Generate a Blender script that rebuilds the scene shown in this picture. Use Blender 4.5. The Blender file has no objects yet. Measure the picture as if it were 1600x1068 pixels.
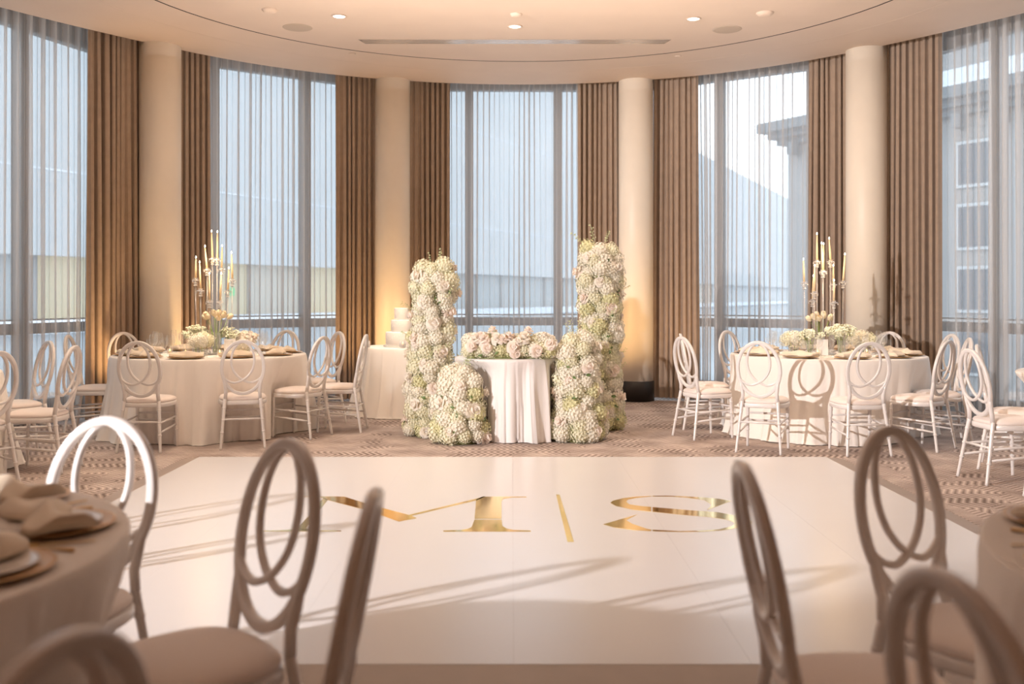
import bpy, bmesh, math, random
from mathutils import Vector, Matrix
random.seed(7)
PI = math.pi
sin, cos = math.sin, math.cos
C = bpy.context.scene.collection
sc = bpy.context.scene

# ------------------------------------------------------------------ camera, world, big lights, exposure
cam = bpy.data.cameras.new('camera')
cam.sensor_width = 36; cam.lens = 35.0; cam.shift_y = -0.045
cam.dof.use_dof = True; cam.dof.focus_distance = 9.2; cam.dof.aperture_fstop = 2.1
cam.clip_end = 400
camo = bpy.data.objects.new('camera', cam); C.objects.link(camo)
camo.location = (0, 0, 1.34); camo.rotation_euler = (PI/2, 0, 0)
sc.camera = camo
sc.view_settings.view_transform = 'Standard'; sc.view_settings.look = 'None'
sc.view_settings.gamma = 1; sc.view_settings.use_curve_mapping = False
sc.view_settings.exposure = 0.05
sc.cycles.transparent_max_bounces = 24
sc.cycles.max_bounces = 9
sc.cycles.diffuse_bounces = 5
sc.cycles.sample_clamp_indirect = 6
sc.cycles.use_denoising = True
sc.cycles.caustics_reflective = False; sc.cycles.caustics_refractive = False

w = bpy.data.worlds.new('overcast_sky'); sc.world = w; w.use_nodes = True
nt = w.node_tree; bg = nt.nodes['Background']
tc = nt.nodes.new('ShaderNodeTexCoord'); nz = nt.nodes.new('ShaderNodeTexNoise')
nz.inputs['Scale'].default_value = 1.6; nz.inputs['Detail'].default_value = 4
cr = nt.nodes.new('ShaderNodeValToRGB')
cr.color_ramp.elements[0].position = .3; cr.color_ramp.elements[0].color = (.73, .79, .84, 1)
cr.color_ramp.elements[1].position = .7; cr.color_ramp.elements[1].color = (.84, .88, .92, 1)
nt.links.new(tc.outputs['Generated'], nz.inputs['Vector']); nt.links.new(nz.outputs['Fac'], cr.inputs['Fac'])
nt.links.new(cr.outputs['Color'], bg.inputs['Color']); bg.inputs['Strength'].default_value = 3.05

def light(name, kind, loc, energy, color, target=None, **kw):
    l = bpy.data.lights.new(name, kind); l.energy = energy; l.color = color
    for k, v in kw.items(): setattr(l, k, v)
    o = bpy.data.objects.new(name, l); C.objects.link(o); o.location = loc
    if target is not None:
        o.rotation_euler = (Vector(target)-Vector(loc)).to_track_quat('-Z', 'Y').to_euler()
    return o
# hard key light on a stand at the left of the room (photographer's strobe)
light('strobe', 'SPOT', (-7.65, -.5, 3.0), 5500, (1, .93, .91), (5.5, 9.8, 2.4), spot_size=math.radians(54), spot_blend=.6, shadow_soft_size=.07)
# added fill: unseen up-facing area lamps, warm light bounced off the ceiling
light('fill_bounce', 'AREA', (0, -2.5, 3.0), 27, (1, .47, .22), (0, -2.5, 4.1), shape='RECTANGLE', size=4, size_y=2.0)
light('fill_bounce', 'AREA', (0, 7.6, 2.3), 135, (1, .79, .62), (0, 7.601, 4.1), shape='RECTANGLE', size=5, size_y=4.5)
# warm up-lights on the floor beside the columns
for x, y, e, tx, ty in ((-4.05, 10.15, 130, -3.9, 11.0), (-3.3, 11.3, 60, -3.75, 11.3), (-2.2, 11.9, 60, -1.6, 12.7), (-.8, 12.0, 50, -1.4, 12.7), (.8, 12.0, 50, 1.5, 12.7), (2.4, 11.9, 30, 1.7, 12.7)):
    light('up_light', 'SPOT', (x, y, .12), e, (1, .60, .26), (tx, ty, 1.7), spot_size=math.radians(85), spot_blend=1, shadow_soft_size=.08)

# added narrow warm fill spots, no fixtures, brightening the centrepieces, the cake and the flowers
for x, y, tx, ty, tz, e, a in ((-2.6, 8.6, -2.98, 9.85, 1.0, 480, 24), (2.8, 8.6, 3.1, 9.8, 1.0, 260, 24), (-1.15, 9.9, -1.26, 11.38, .85, 480, 26)):
    light('fill_spot', 'SPOT', (x, y, 4.05), e, (1, .80, .60), (tx, ty, tz), spot_size=math.radians(a), spot_blend=.9, shadow_soft_size=.06)

# ------------------------------------------------------------------ materials
def mat(name, col=(.8,.8,.8), rough=.5, metal=0, spec=.5, var=0, vscale=8, bump=0, bscale=40, sheen=0, emit=None, estr=0, coat=0, sss=0, trans=0):
    m = bpy.data.materials.new(name); m.use_nodes = True
    nt = m.node_tree; b = nt.nodes['Principled BSDF']
    b.inputs['Base Color'].default_value = (*col, 1); b.inputs['Roughness'].default_value = rough
    b.inputs['Metallic'].default_value = metal; b.inputs['Specular IOR Level'].default_value = spec
    if sheen: b.inputs['Sheen Weight'].default_value = sheen
    if coat: b.inputs['Coat Weight'].default_value = coat; b.inputs['Coat Roughness'].default_value = .12
    if trans: b.inputs['Transmission Weight'].default_value = trans
    if emit: b.inputs['Emission Color'].default_value = (*emit, 1); b.inputs['Emission Strength'].default_value = estr
    if var or bump:
        tc = nt.nodes.new('ShaderNodeTexCoord')
    if var:
        n = nt.nodes.new('ShaderNodeTexNoise'); n.inputs['Scale'].default_value = vscale; n.inputs['Detail'].default_value = 5
        r = nt.nodes.new('ShaderNodeValToRGB')
        r.color_ramp.elements[0].position = .3; r.color_ramp.elements[1].position = .7
        r.color_ramp.elements[0].color = (*[max(0, c*(1-var)) for c in col], 1); r.color_ramp.elements[1].color = (*[min(1, c*(1+var*.6)) for c in col], 1)
        nt.links.new(tc.outputs['Object'], n.inputs['Vector']); nt.links.new(n.outputs['Fac'], r.inputs['Fac']); nt.links.new(r.outputs['Color'], b.inputs['Base Color'])
    if bump:
        n2 = nt.nodes.new('ShaderNodeTexNoise'); n2.inputs['Scale'].default_value = bscale; n2.inputs['Detail'].default_value = 3
        bp = nt.nodes.new('ShaderNodeBump'); bp.inputs['Strength'].default_value = bump; bp.inputs['Distance'].default_value = .01
        nt.links.new(tc.outputs['Object'], n2.inputs['Vector']); nt.links.new(n2.outputs['Fac'], bp.inputs['Height']); nt.links.new(bp.outputs['Normal'], b.inputs['Normal'])
    return m

def petal(name, col, rough, var=0, vscale=8, tl=.18):
    m = mat(name, col, rough, spec=.2, var=var, vscale=vscale); nt = m.node_tree; b = nt.nodes['Principled BSDF']
    t = nt.nodes.new('ShaderNodeBsdfTranslucent'); mx = nt.nodes.new('ShaderNodeMixShader'); mx.inputs['Fac'].default_value = tl
    src = b.inputs['Base Color'].links[0].from_socket if b.inputs['Base Color'].links else None
    if src: nt.links.new(src, t.inputs['Color'])
    else: t.inputs['Color'].default_value = (*col, 1)
    nt.links.new(b.outputs[0], mx.inputs[1]); nt.links.new(t.outputs[0], mx.inputs[2]); nt.links.new(mx.outputs[0], nt.nodes['Material Output'].inputs['Surface'])
    return m

def glassy(name, tint=(.95,.97,.98), refl=(1,1,1), base=.06, rough=.02, milk=0):
    m = bpy.data.materials.new(name); m.use_nodes = True; nt = m.node_tree
    nt.nodes.remove(nt.nodes['Principled BSDF']); out = nt.nodes['Material Output']
    t = nt.nodes.new('ShaderNodeBsdfTransparent'); t.inputs['Color'].default_value = (*tint, 1)
    g = nt.nodes.new('ShaderNodeBsdfGlossy'); g.inputs['Color'].default_value = (*refl, 1); g.inputs['Roughness'].default_value = rough
    lw = nt.nodes.new('ShaderNodeLayerWeight'); lw.inputs['Blend'].default_value = .5
    pw = nt.nodes.new('ShaderNodeMath'); pw.operation = 'POWER'; pw.inputs[1].default_value = 3.2; nt.links.new(lw.outputs['Facing'], pw.inputs[0])
    sc_ = nt.nodes.new('ShaderNodeMath'); sc_.operation = 'MULTIPLY'; sc_.inputs[1].default_value = .75; nt.links.new(pw.outputs[0], sc_.inputs[0])
    ma = nt.nodes.new('ShaderNodeMath'); ma.operation = 'ADD'; ma.inputs[1].default_value = base; ma.use_clamp = True
    mx = nt.nodes.new('ShaderNodeMixShader')
    nt.links.new(sc_.outputs[0], ma.inputs[0]); nt.links.new(ma.outputs[0], mx.inputs['Fac'])
    nt.links.new(t.outputs[0], mx.inputs[1]); 
    if milk:
        df_ = nt.nodes.new('ShaderNodeBsdfDiffuse'); df_.inputs['Color'].default_value = (.9, .88, .86, 1); m2 = nt.nodes.new('ShaderNodeMixShader'); m2.inputs['Fac'].default_value = milk
        nt.links.new(g.outputs[0], m2.inputs[1]); nt.links.new(df_.outputs[0], m2.inputs[2]); nt.links.new(m2.outputs[0], mx.inputs[2])
    else: nt.links.new(g.outputs[0], mx.inputs[2])
    nt.links.new(mx.outputs[0], out.inputs['Surface'])
    return m

def sheer_mat():
    m = bpy.data.materials.new('sheer_voile'); m.use_nodes = True; nt = m.node_tree
    nt.nodes.remove(nt.nodes['Principled BSDF']); out = nt.nodes['Material Output']
    t = nt.nodes.new('ShaderNodeBsdfTransparent')
    d = nt.nodes.new('ShaderNodeBsdfDiffuse'); tr = nt.nodes.new('ShaderNodeBsdfTranslucent')
    for n in (d, tr): n.inputs['Color'].default_value = (.76, .72, .69, 1)
    md = nt.nodes.new('ShaderNodeMixShader'); md.inputs['Fac'].default_value = .5
    nt.links.new(d.outputs[0], md.inputs[1]); nt.links.new(tr.outputs[0], md.inputs[2])
    lw = nt.nodes.new('ShaderNodeLayerWeight'); lw.inputs['Blend'].default_value = .5
    mr = nt.nodes.new('ShaderNodeMapRange'); mr.inputs['From Min'].default_value = 0; mr.inputs['From Max'].default_value = 1
    mr.inputs['To Min'].default_value = .40; mr.inputs['To Max'].default_value = .85
    nt.links.new(lw.outputs['Facing'], mr.inputs['Value'])
    mx = nt.nodes.new('ShaderNodeMixShader'); nt.links.new(mr.outputs[0], mx.inputs['Fac'])
    nt.links.new(t.outputs[0], mx.inputs[1]); nt.links.new(md.outputs[0], mx.inputs[2]); nt.links.new(mx.outputs[0], out.inputs['Surface'])
    return m

def carpet_mat():
    m = bpy.data.materials.new('patterned_carpet'); m.use_nodes = True; nt = m.node_tree; L = nt.links
    b = nt.nodes['Principled BSDF']; b.inputs['Roughness'].default_value = .95; b.inputs['Specular IOR Level'].default_value = .1
    tc = nt.nodes.new('ShaderNodeTexCoord'); sp = nt.nodes.new('ShaderNodeSeparateXYZ'); L.new(tc.outputs['Object'], sp.inputs[0])
    def M(op, a, b_=None, clamp=False):
        n = nt.nodes.new('ShaderNodeMath'); n.operation = op; n.use_clamp = clamp
        for i, v in enumerate((a, b_)):
            if v is None: continue
            if isinstance(v, (int, float)): n.inputs[i].default_value = v
            else: L.new(v, n.inputs[i])
        return n.outputs[0]
    X, Y = sp.outputs['X'], sp.outputs['Y']
    # zigzag strokes: each 9 cm column runs diagonally the other way
    col = M('PINGPONG', M('MULTIPLY', X, 1/.105), 1.0)
    zz = M('ADD', M('MULTIPLY', Y, 1/.05), M('MULTIPLY', col, 1.6))
    st = M('SMOOTH_MIN', M('PINGPONG', zz, .5), .32); st = M('MULTIPLY', st, 3.1)
    # second set across, alternating in blocks
    row = M('PINGPONG', M('MULTIPLY', Y, 1/.15), 1.0)
    zz2 = M('ADD', M('MULTIPLY', X, 1/.055), M('MULTIPLY', row, 1.4))
    st2 = M('MULTIPLY', M('PINGPONG', zz2, .5), 2.0)
    ch = nt.nodes.new('ShaderNodeTexVoronoi'); ch.inputs['Scale'].default_value = 2.6; ch.feature = 'F1'; ch.distance = 'MANHATTAN'
    L.new(tc.outputs['Object'], ch.inputs['Vector'])
    sel = nt.nodes.new('ShaderNodeSeparateColor'); L.new(ch.outputs['Color'], sel.inputs[0])
    pick = M('GREATER_THAN', sel.outputs[0], .62)
    mixv = nt.nodes.new('ShaderNodeMix'); L.new(pick, mixv.inputs[0]); L.new(st, mixv.inputs[2]); L.new(st2, mixv.inputs[3])
    n = nt.nodes.new('ShaderNodeTexNoise'); n.inputs['Scale'].default_value = 3; n.inputs['Detail'].default_value = 6; L.new(tc.outputs['Object'], n.inputs['Vector'])
    n3 = nt.nodes.new('ShaderNodeTexNoise'); n3.inputs['Scale'].default_value = 220; L.new(tc.outputs['Object'], n3.inputs['Vector'])
    v = M('ADD', M('ADD', M('MULTIPLY', mixv.outputs[0], .58), .08), M('MULTIPLY', M('SUBTRACT', n.outputs['Fac'], .5), .9))
    v = M('ADD', v, M('MULTIPLY', M('SUBTRACT', n3.outputs['Fac'], .5), .5), True)
    r = nt.nodes.new('ShaderNodeValToRGB'); e = r.color_ramp.elements
    e[0].position = .08; e[0].color = (.20, .155, .135, 1); e[1].position = .9; e[1].color = (.82, .71, .64, 1)
    k = e.new(.5); k.color = (.50, .41, .37, 1)
    L.new(v, r.inputs['Fac']); L.new(r.outputs['Color'], b.inputs['Base Color'])
    bp = nt.nodes.new('ShaderNodeBump'); bp.inputs['Strength'].default_value = .4; bp.inputs['Distance'].default_value = .004
    L.new(v, bp.inputs['Height']); L.new(bp.outputs['Normal'], b.inputs['Normal'])
    return m

def emis(name, col, s):
    m = bpy.data.materials.new(name); m.use_nodes = True; nt = m.node_tree
    nt.nodes.remove(nt.nodes['Principled BSDF']); e = nt.nodes.new('ShaderNodeEmission')
    e.inputs['Color'].default_value = (*col, 1); e.inputs['Strength'].default_value = s
    nt.links.new(e.outputs[0], nt.nodes['Material Output'].inputs['Surface']); return m

M_ = {
 'paint': mat('ceiling_paint', (.70, .585, .50), .7, var=.03, vscale=2),
 'wallp': mat('wall_paint', (.72, .62, .52), .7, var=.04, vscale=2),
 'colp': mat('column_paint', (.90, .815, .69), .45, var=.03, vscale=3),
 'dark': mat('dark_base', (.018, .013, .011), .4),
 'slot': mat('slot_shade_black', (.01, .009, .008), .9),
 'carpet': carpet_mat(),
 'drape': mat('taupe_drape_cloth', (.37, .275, .205), .8, sheen=.3, var=.08, vscale=12, bump=.1, bscale=300),
 'sheer': sheer_mat(),
 'frame': mat('bronze_grey_frame', (.27, .265, .265), .45, metal=.2),
 'glass': glassy('window_glass', (.93, .97, 1.0), base=.02),
 'white': mat('white_lacquer', (.83, .79, .765), .28, coat=.4, var=.03, vscale=5),
 'cushion': mat('blush_cushion_cloth', (.88, .78, .72), .8, sheen=.3, bump=.15, bscale=400),
 'cloth': mat('ivory_linen', (.90, .845, .79), .75, sheen=.25, bump=.12, bscale=260),
 'satin': mat('white_satin_linen', (.86, .82, .80), .5, sheen=.3, bump=.08, bscale=200),
 'floorw': mat('white_vinyl', (.71, .70, .715), .27, spec=.4, var=.012, vscale=1.3),
 'gold': mat('mirror_gold', (.93, .66, .22), .09, metal=1, bump=.03, bscale=7),
 'trim': mat('taupe_edge_trim', (.36, .29, .25), .5, var=.05),
 'crystal': glassy('crystal', (.95, .96, .98), base=.45, rough=.08, milk=.6),
 'clear': glassy('clear_glass', (.985, .99, .99), base=.09, milk=.4), 'rod': glassy('acrylic_rod', (.95, .95, .96), base=.22, milk=.6),
 'candle': petal('ivory_wax', (.97, .83, .60), .5, tl=.4),
 'flame': emis('flame', (1, .86, .62), 14),
 'flame_dim': emis('flame_dim', (1, .6, .22), 5),
 'wick': mat('wick', (.05, .04, .03), .9),
 'lamp': emis('downlight_lens', (1, .94, .85), 7),
 'charger': mat('gold_rimmed_charger', (.64, .39, .18), .35, metal=.35),
 'plate': mat('ivory_china', (.88, .83, .77), .25, coat=.3),
 'napkin': mat('champagne_napkin_cloth', (.86, .73, .57), .75, sheen=.3, var=.05, vscale=20),
 'cutlery': mat('brushed_gold_cutlery', (.62, .40, .16), .3, metal=.8),
 'icing': mat('white_icing', (.93, .88, .82), .5, bump=.25, bscale=60),
 'card': mat('white_card', (.88, .85, .82), .6),
 'hyd_w': petal('hydrangea_cream', (.91, .875, .76), .7, var=.07, vscale=30),
 'hyd_g': petal('hydrangea_lime', (.80, .78, .50), .7, var=.16, vscale=22),
 'hyd_m': petal('hydrangea_pale_green', (.87, .85, .66), .7, var=.13, vscale=25),
 'rose': petal('rose_ivory', (.94, .88, .79), .6, var=.04, vscale=20, tl=.25),
 'rose_b': petal('rose_blush', (.95, .85, .77), .6, var=.05, vscale=20, tl=.25),
 'leaf': mat('leaf_green', (.10, .17, .045), .5, var=.25, vscale=20),
 'stemg': mat('stem_green', (.30, .42, .12), .5, var=.2, vscale=20),
 'sprigg': mat('sprig_green_white', (.62, .66, .40), .6, var=.25, vscale=40),
 'core': mat('moss_core', (.36, .38, .16), .9, var=.3, vscale=30),
 'tulip': petal('tulip_cream', (.94, .83, .62), .5, var=.08, vscale=10),
 'smallw': petal('filler_blossom', (.93, .93, .76), .6, var=.1, vscale=30),
 'facade': mat('pale_concrete', (.57, .60, .62), .8, var=.05, vscale=.3),
 'facade2': mat('stone_cladding', (.36, .36, .36), .8, var=.10, vscale=.5),
 'cornice': mat('weathered_cornice', (.20, .23, .25), .8, var=.1, vscale=.5),
 'ledge': mat('white_ledge', (.80, .86, .92), .7),
 'ground': mat('paving', (.55, .60, .64), .9, var=.08, vscale=.5),
 'lit1': mat('lit_pane_yellow', (.42, .38, .28), .5, emit=(.9, .74, .44), estr=.40),
 'lit2': mat('lit_pane_cream', (.40, .38, .34), .5, emit=(.8, .70, .55), estr=.30),
 'lit3': mat('lit_pane_grey', (.36, .40, .42), .5, emit=(.4, .45, .45), estr=.15),
 'green': emis('green_sign_glint', (.1, 1, .45), 1.2),
 'slate': mat('far_glazing', (.14, .17, .20), .3),
 'speaker': mat('speaker_grille', (.50, .42, .35), .8),
 'vent': mat('satin_vent_metal', (.66, .60, .55), .22, metal=.6),
 'mercury': mat('mercury_glass', (.85, .80, .72), .2, metal=.7),
}

# ------------------------------------------------------------------ helpers
def link(name, me, m=None, parent=None, smooth=True):
    o = bpy.data.objects.new(name, me); C.objects.link(o)
    if m is not None and not me.materials: me.materials.append(M_[m] if isinstance(m, str) else m)
    if parent is not None: o.parent = parent
    if smooth: me.polygons.foreach_set('use_smooth', [True]*len(me.polygons))
    return o
def mesh(name, V, F, smooth_angle=None):
    me = bpy.data.meshes.new(name); me.from_pydata([tuple(v) for v in V], [], F); me.update(); return me
def obj(name, V, F, m, parent=None, smooth=True): return link(name, mesh(name, V, F), m, parent, smooth)
def tag(o, label, cat, group=None):
    o['label'] = label; o['category'] = cat
    if group: o['group'] = group
    return o
def empty(name, loc, rz=0, label=None, cat=None, group=None):
    o = bpy.data.objects.new(name, None); C.objects.link(o); o.location = loc; o.rotation_euler = (0, 0, rz); o.empty_display_size = .1
    if label: tag(o, label, cat, group)
    return o
def struct(o): o['kind'] = 'structure'; return o
def dup(o, parent=None):
    c = o.copy(); C.objects.link(c); c.parent = parent
    for ch in kids.get(o.name, []): dup(ch, c)
    return c
kids = {}
def index(root):
    for o in [root]+list(root.children_recursive): kids[o.name] = list(o.children)
class MB:
    def __init__(s): s.V = []; s.F = []
    def add(s, V, F):
        n = len(s.V); s.V += [tuple(v) for v in V]; s.F += [tuple(i+n for i in f) for f in F]; return s
    def build(s, name, m, parent=None, smooth=True): return obj(name, s.V, s.F, m, parent, smooth)
def box(x0, y0, z0, x1, y1, z1):
    V = [(x0,y0,z0),(x1,y0,z0),(x1,y1,z0),(x0,y1,z0),(x0,y0,z1),(x1,y0,z1),(x1,y1,z1),(x0,y1,z1)]
    return V, [(0,3,2,1),(4,5,6,7),(0,1,5,4),(1,2,6,5),(2,3,7,6),(3,0,4,7)]
def obox(p, d, l, w_, z0, z1):
    """box along horizontal direction d starting at p, width w_ centred"""
    p = Vector((p[0], p[1], 0)); d = Vector((d[0], d[1], 0)).normalized(); n = Vector((-d.y, d.x, 0))*w_/2
    q = p+d*l; b = [p-n, q-n, q+n, p+n]
    V = [(v.x, v.y, z0) for v in b]+[(v.x, v.y, z1) for v in b]
    return V, [(0,3,2,1),(4,5,6,7),(0,1,5,4),(1,2,6,5),(2,3,7,6),(3,0,4,7)]
def lathe(prof, n=24, cx=0, cy=0, z0=0, cap=True):
    V = []; F = []
    for (r, z) in prof:
        for i in range(n):
            a = 2*PI*i/n; V.append((cx+r*cos(a), cy+r*sin(a), z0+z))
    for k in range(len(prof)-1):
        for i in range(n):
            j = (i+1) % n; F.append((k*n+i, k*n+j, (k+1)*n+j, (k+1)*n+i))
    if cap:
        if prof[0][0] > 1e-4: F.append(tuple(range(n-1, -1, -1)))
        if prof[-1][0] > 1e-4: F.append(tuple((len(prof)-1)*n+i for i in range(n)))
    return V, F
def tube(pts, rad, n=8, closed=False, cap=True):
    pts = [Vector(p) for p in pts]; N = len(pts)
    if isinstance(rad, (int, float)): rad = [rad]*N
    V = []; F = []; up = None
    for k, p in enumerate(pts):
        a = pts[(k-1) % N] if (closed or k > 0) else p
        b = pts[(k+1) % N] if (closed or k < N-1) else p
        t = (b-a).normalized()
        if up is None:
            up = Vector((0,0,1)) if abs(t.z) < .9 else Vector((0,1,0))
        u = (up-t*up.dot(t)).normalized(); up = u; v = t.cross(u)
        for i in range(n):
            an = 2*PI*i/n; V.append(p+(u*cos(an)+v*sin(an))*rad[k])
    S = N if closed else N-1
    for k in range(S):
        k2 = (k+1) % N
        for i in range(n):
            j = (i+1) % n; F.append((k*n+i, k*n+j, k2*n+j, k2*n+i))
    if cap and not closed:
        F.append(tuple(range(n-1, -1, -1))); F.append(tuple((N-1)*n+i for i in range(n)))
    return V, F
def planar(pts, prof, plane, closed=False):
    """sweep profile [(radial, normal)] along 2-D pts; plane(u, v, w) -> 3-D point"""
    N = len(pts); n = len(prof); V = []; F = []
    for k in range(N):
        a = pts[(k-1) % N] if (closed or k > 0) else pts[k]; b = pts[(k+1) % N] if (closed or k < N-1) else pts[k]
        tx, ty = b[0]-a[0], b[1]-a[1]; l = math.hypot(tx, ty); nx, ny = -ty/l, tx/l
        for (r, w_) in prof: V.append(plane(pts[k][0]+nx*r, pts[k][1]+ny*r, w_))
    for k in range(N if closed else N-1):
        k2 = (k+1) % N
        for i in range(n):
            j = (i+1) % n; F.append((k*n+i, k2*n+i, k2*n+j, k*n+j))
    if not closed: F.append(tuple(range(n))); F.append(tuple((N-1)*n+i for i in range(n-1, -1, -1)))
    return V, F
def catmull(P, m=8):
    out = []; Q = [P[0]]+list(P)+[P[-1]]
    for i in range(1, len(Q)-2):
        for k in range(m):
            t = k/m; a, b, c, d = Q[i-1], Q[i], Q[i+1], Q[i+2]
            out.append(tuple(.5*((2*b[j])+(-a[j]+c[j])*t+(2*a[j]-5*b[j]+4*c[j]-d[j])*t*t+(-a[j]+3*b[j]-3*c[j]+d[j])*t**3) for j in range(len(b))))
    out.append(tuple(P[-1])); return out

# ------------------------------------------------------------------ room shell (apse-shaped end of a ballroom)
CX, CY, ZC = .11, 8.05, 4.09
def RE(t):
    a = abs(t)-50
    return 4.91+(.26*(a/23)**2 if a > 0 else 0)
def pol(t, r): return (CX+r*sin(math.radians(t)), CY+r*cos(math.radians(t)))
E0 = (-10, -7, 10, 14.2)

struct(obj('floor', [(-10.2,-7.2,0),(10.2,-7.2,0),(10.2,13.9,0),(-10.2,13.9,0),(-10.2,-7.2,-.2),(10.2,-7.2,-.2),(10.2,13.9,-.2),(-10.2,13.9,-.2)],
    [(0,1,2,3),(7,6,5,4),(0,4,5,1),(1,5,6,2),(2,6,7,3),(3,7,4,0)], 'carpet', smooth=False))

# ceiling: inner disc, black strip painting the slot's shade, outer ring that ends above the curtains, pocket above
mb = MB(); n = 96
def ringpts(r): return [pol(i*360/n, r) for i in range(n)]
a = ringpts(3.63); mb.add([(x,y,ZC) for x,y in a]+[(x,y,ZC+.05) for x,y in a], [tuple(range(n))]+[(i,(i+1)%n,n+(i+1)%n,n+i) for i in range(n)])
ceil = struct(mb.build('ceiling', 'paint', smooth=False))
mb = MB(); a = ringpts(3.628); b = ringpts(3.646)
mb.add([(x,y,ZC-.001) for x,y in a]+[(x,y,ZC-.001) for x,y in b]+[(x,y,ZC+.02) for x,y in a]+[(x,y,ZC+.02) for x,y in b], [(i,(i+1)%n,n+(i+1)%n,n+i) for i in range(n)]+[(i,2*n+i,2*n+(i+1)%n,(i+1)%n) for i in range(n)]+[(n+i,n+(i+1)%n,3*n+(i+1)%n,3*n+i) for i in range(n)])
mb.build('painted_slot_shade', 'slot', ceil, False)
mb = MB()
def outer(i):
    t = i*360/n; t = t-360 if t > 180 else t
    if abs(t) <= 91: return pol(t, RE(t)), True
    # run out to the rectangular back room
    dx, dy = sin(math.radians(t)), cos(math.radians(t)); k = 1e9
    if dx > 1e-6: k = min(k, (10-CX)/dx)
    if dx < -1e-6: k = min(k, (-10-CX)/dx)
    if dy < -1e-6: k = min(k, (-7-CY)/dy)
    return (CX+dx*k, CY+dy*k), False
V = []
for i in range(n):
    t = i*360/n; x0, y0 = pol(t, 3.644); x1, y1 = pol(t, 4.16); (x3, y3), arc = outer(i)
    V += [(x0,y0,ZC+.03),(x0,y0,ZC),(x1,y1,ZC),(x1,y1,ZC-.0008),(x3,y3,ZC-.0008),(x3,y3,ZC+.5 if arc else ZC)]
F = []
for i in range(n):
    j = (i+1) % n
    for k in range(5): F.append((i*6+k, j*6+k, j*6+k+1, i*6+k+1))
mb.add(V, F)
# pocket lid above the curtains
for i in range(-25, 25):
    t0, t1 = i*3.7, (i+1)*3.7; p = [pol(t0, RE(t0)-.02), pol(t1, RE(t1)-.02), pol(t1, 5.95), pol(t0, 5.95)]
    mb.add([(x,y,ZC+.32) for x,y in p], [(0,1,2,3)])
mb.add(*box(-10.2, -7.2, ZC+.5, 10.2, 7.9, ZC+.6))
mb.build('outer_soffit', 'paint', ceil, False)

# side and back walls of the wider part
struct(obj('wall_back', *box(-10.2, -7.2, 0, 10.2, -7, ZC), 'wallp', smooth=False))
mb = MB(); mb.add(*box(-10.2, -7, 0, -10, 7.9, ZC+.5)).add(*box(-10, 7.75, 0, -5.95, 7.95, ZC+.5)).add(*box(-5.4, -7, 0, -5.2, .71, ZC))  # last box: unseen partition, added to shade the foreground from the strobe
struct(mb.build('wall_left_and_blocker', 'wallp', smooth=False))
mb = MB(); mb.add(*box(10, -7, 0, 10.2, 7.9, ZC+.5)).add(*box(6.2, 7.75, 0, 10, 7.95, ZC+.5))
struct(mb.build('wall_right', 'wallp', smooth=False))

COLT = (-53.7, -19.3, 17.4, 51.2)
for i, t in enumerate(COLT):
    x, y = pol(t, 4.95)
    r = empty('column', (x, y, 0), 0, ['round cream column farthest left, behind the left banquet table', 'round cream column behind the cake table', 'round cream column with exposed black base right of the tall flower pillar', 'round cream column farthest right, behind the right banquet table'][i], 'column')
    obj('shaft', *lathe([(.22,.25),(.22,4.3)], 48), 'colp', r)
    obj('base', *lathe([(.2,0),(.234,.003),(.234,.25),(.222,.258)], 48), 'dark', r)
# piers between the window bays
struct_piers = MB()
for t in COLT+(-90.5, 87.5):
    x, y = pol(t, 5.78 if abs(t) < 60 else 6.0); d = (sin(math.radians(t)), cos(math.radians(t)))
    struct_piers.add(*obox((x, y), d, .4, .16, 0, 4.6))
struct(struct_piers.build('trim_1', 'frame', smooth=False))

# ---------------- windows: one flat bay between each two columns
BAYS = [(-72, 5.7), (-36.5, 5.47), (-.95, 5.47), (34.3, 5.47), (69, 5.7)]
for i, (ph, ap) in enumerate(BAYS):
    c = pol(ph, ap); rz = -math.radians(ph)
    hw = ap*math.tan(math.radians(17.7))
    r = empty('window_%d' % (i+1), (c[0], c[1], 0), rz); struct(r)
    xs = [-hw, -.6, .6, hw]
    mb = MB(); mb.add(*box(-hw, -.05, 4.12, hw, .07, 4.5)).add(*box(-hw, -.05, 0, hw, .07, .04)).add(*box(-hw, -.05, .18, hw, .07, .24))
    mb.add(*box(-hw, -.05, .04, -hw+.06, .07, 4.12)).add(*box(hw-.06, -.05, .04, hw, .07, 4.12))
    mb.build('window_frame', 'frame', r, False)
    obj('kick_panel', *box(-hw, .0, .04, hw, .03, .18), 'dark', r, False)
    for x in (-.6, .6): obj('mullion', *box(x-.055, -.06, .24, x+.055, .07, 4.12), 'frame', r, False)
    for k in range(3):
        x0 = xs[k]+.055; x1 = xs[k+1]-.055
        obj('transom', *box(x0, -.05, .94, x1, .06, 1.05), 'frame', r, False)
        obj('transom_bead', *box(x0, -.03, 1.08, x1, .03, 1.095), 'frame', r, False)
        obj('pane', *box(x0, .005, .24, x1, .015, .94), 'glass', r, False)
        obj('pane', *box(x0, .005, 1.095, x1, .015, 4.12), 'glass', r, False)

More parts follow.
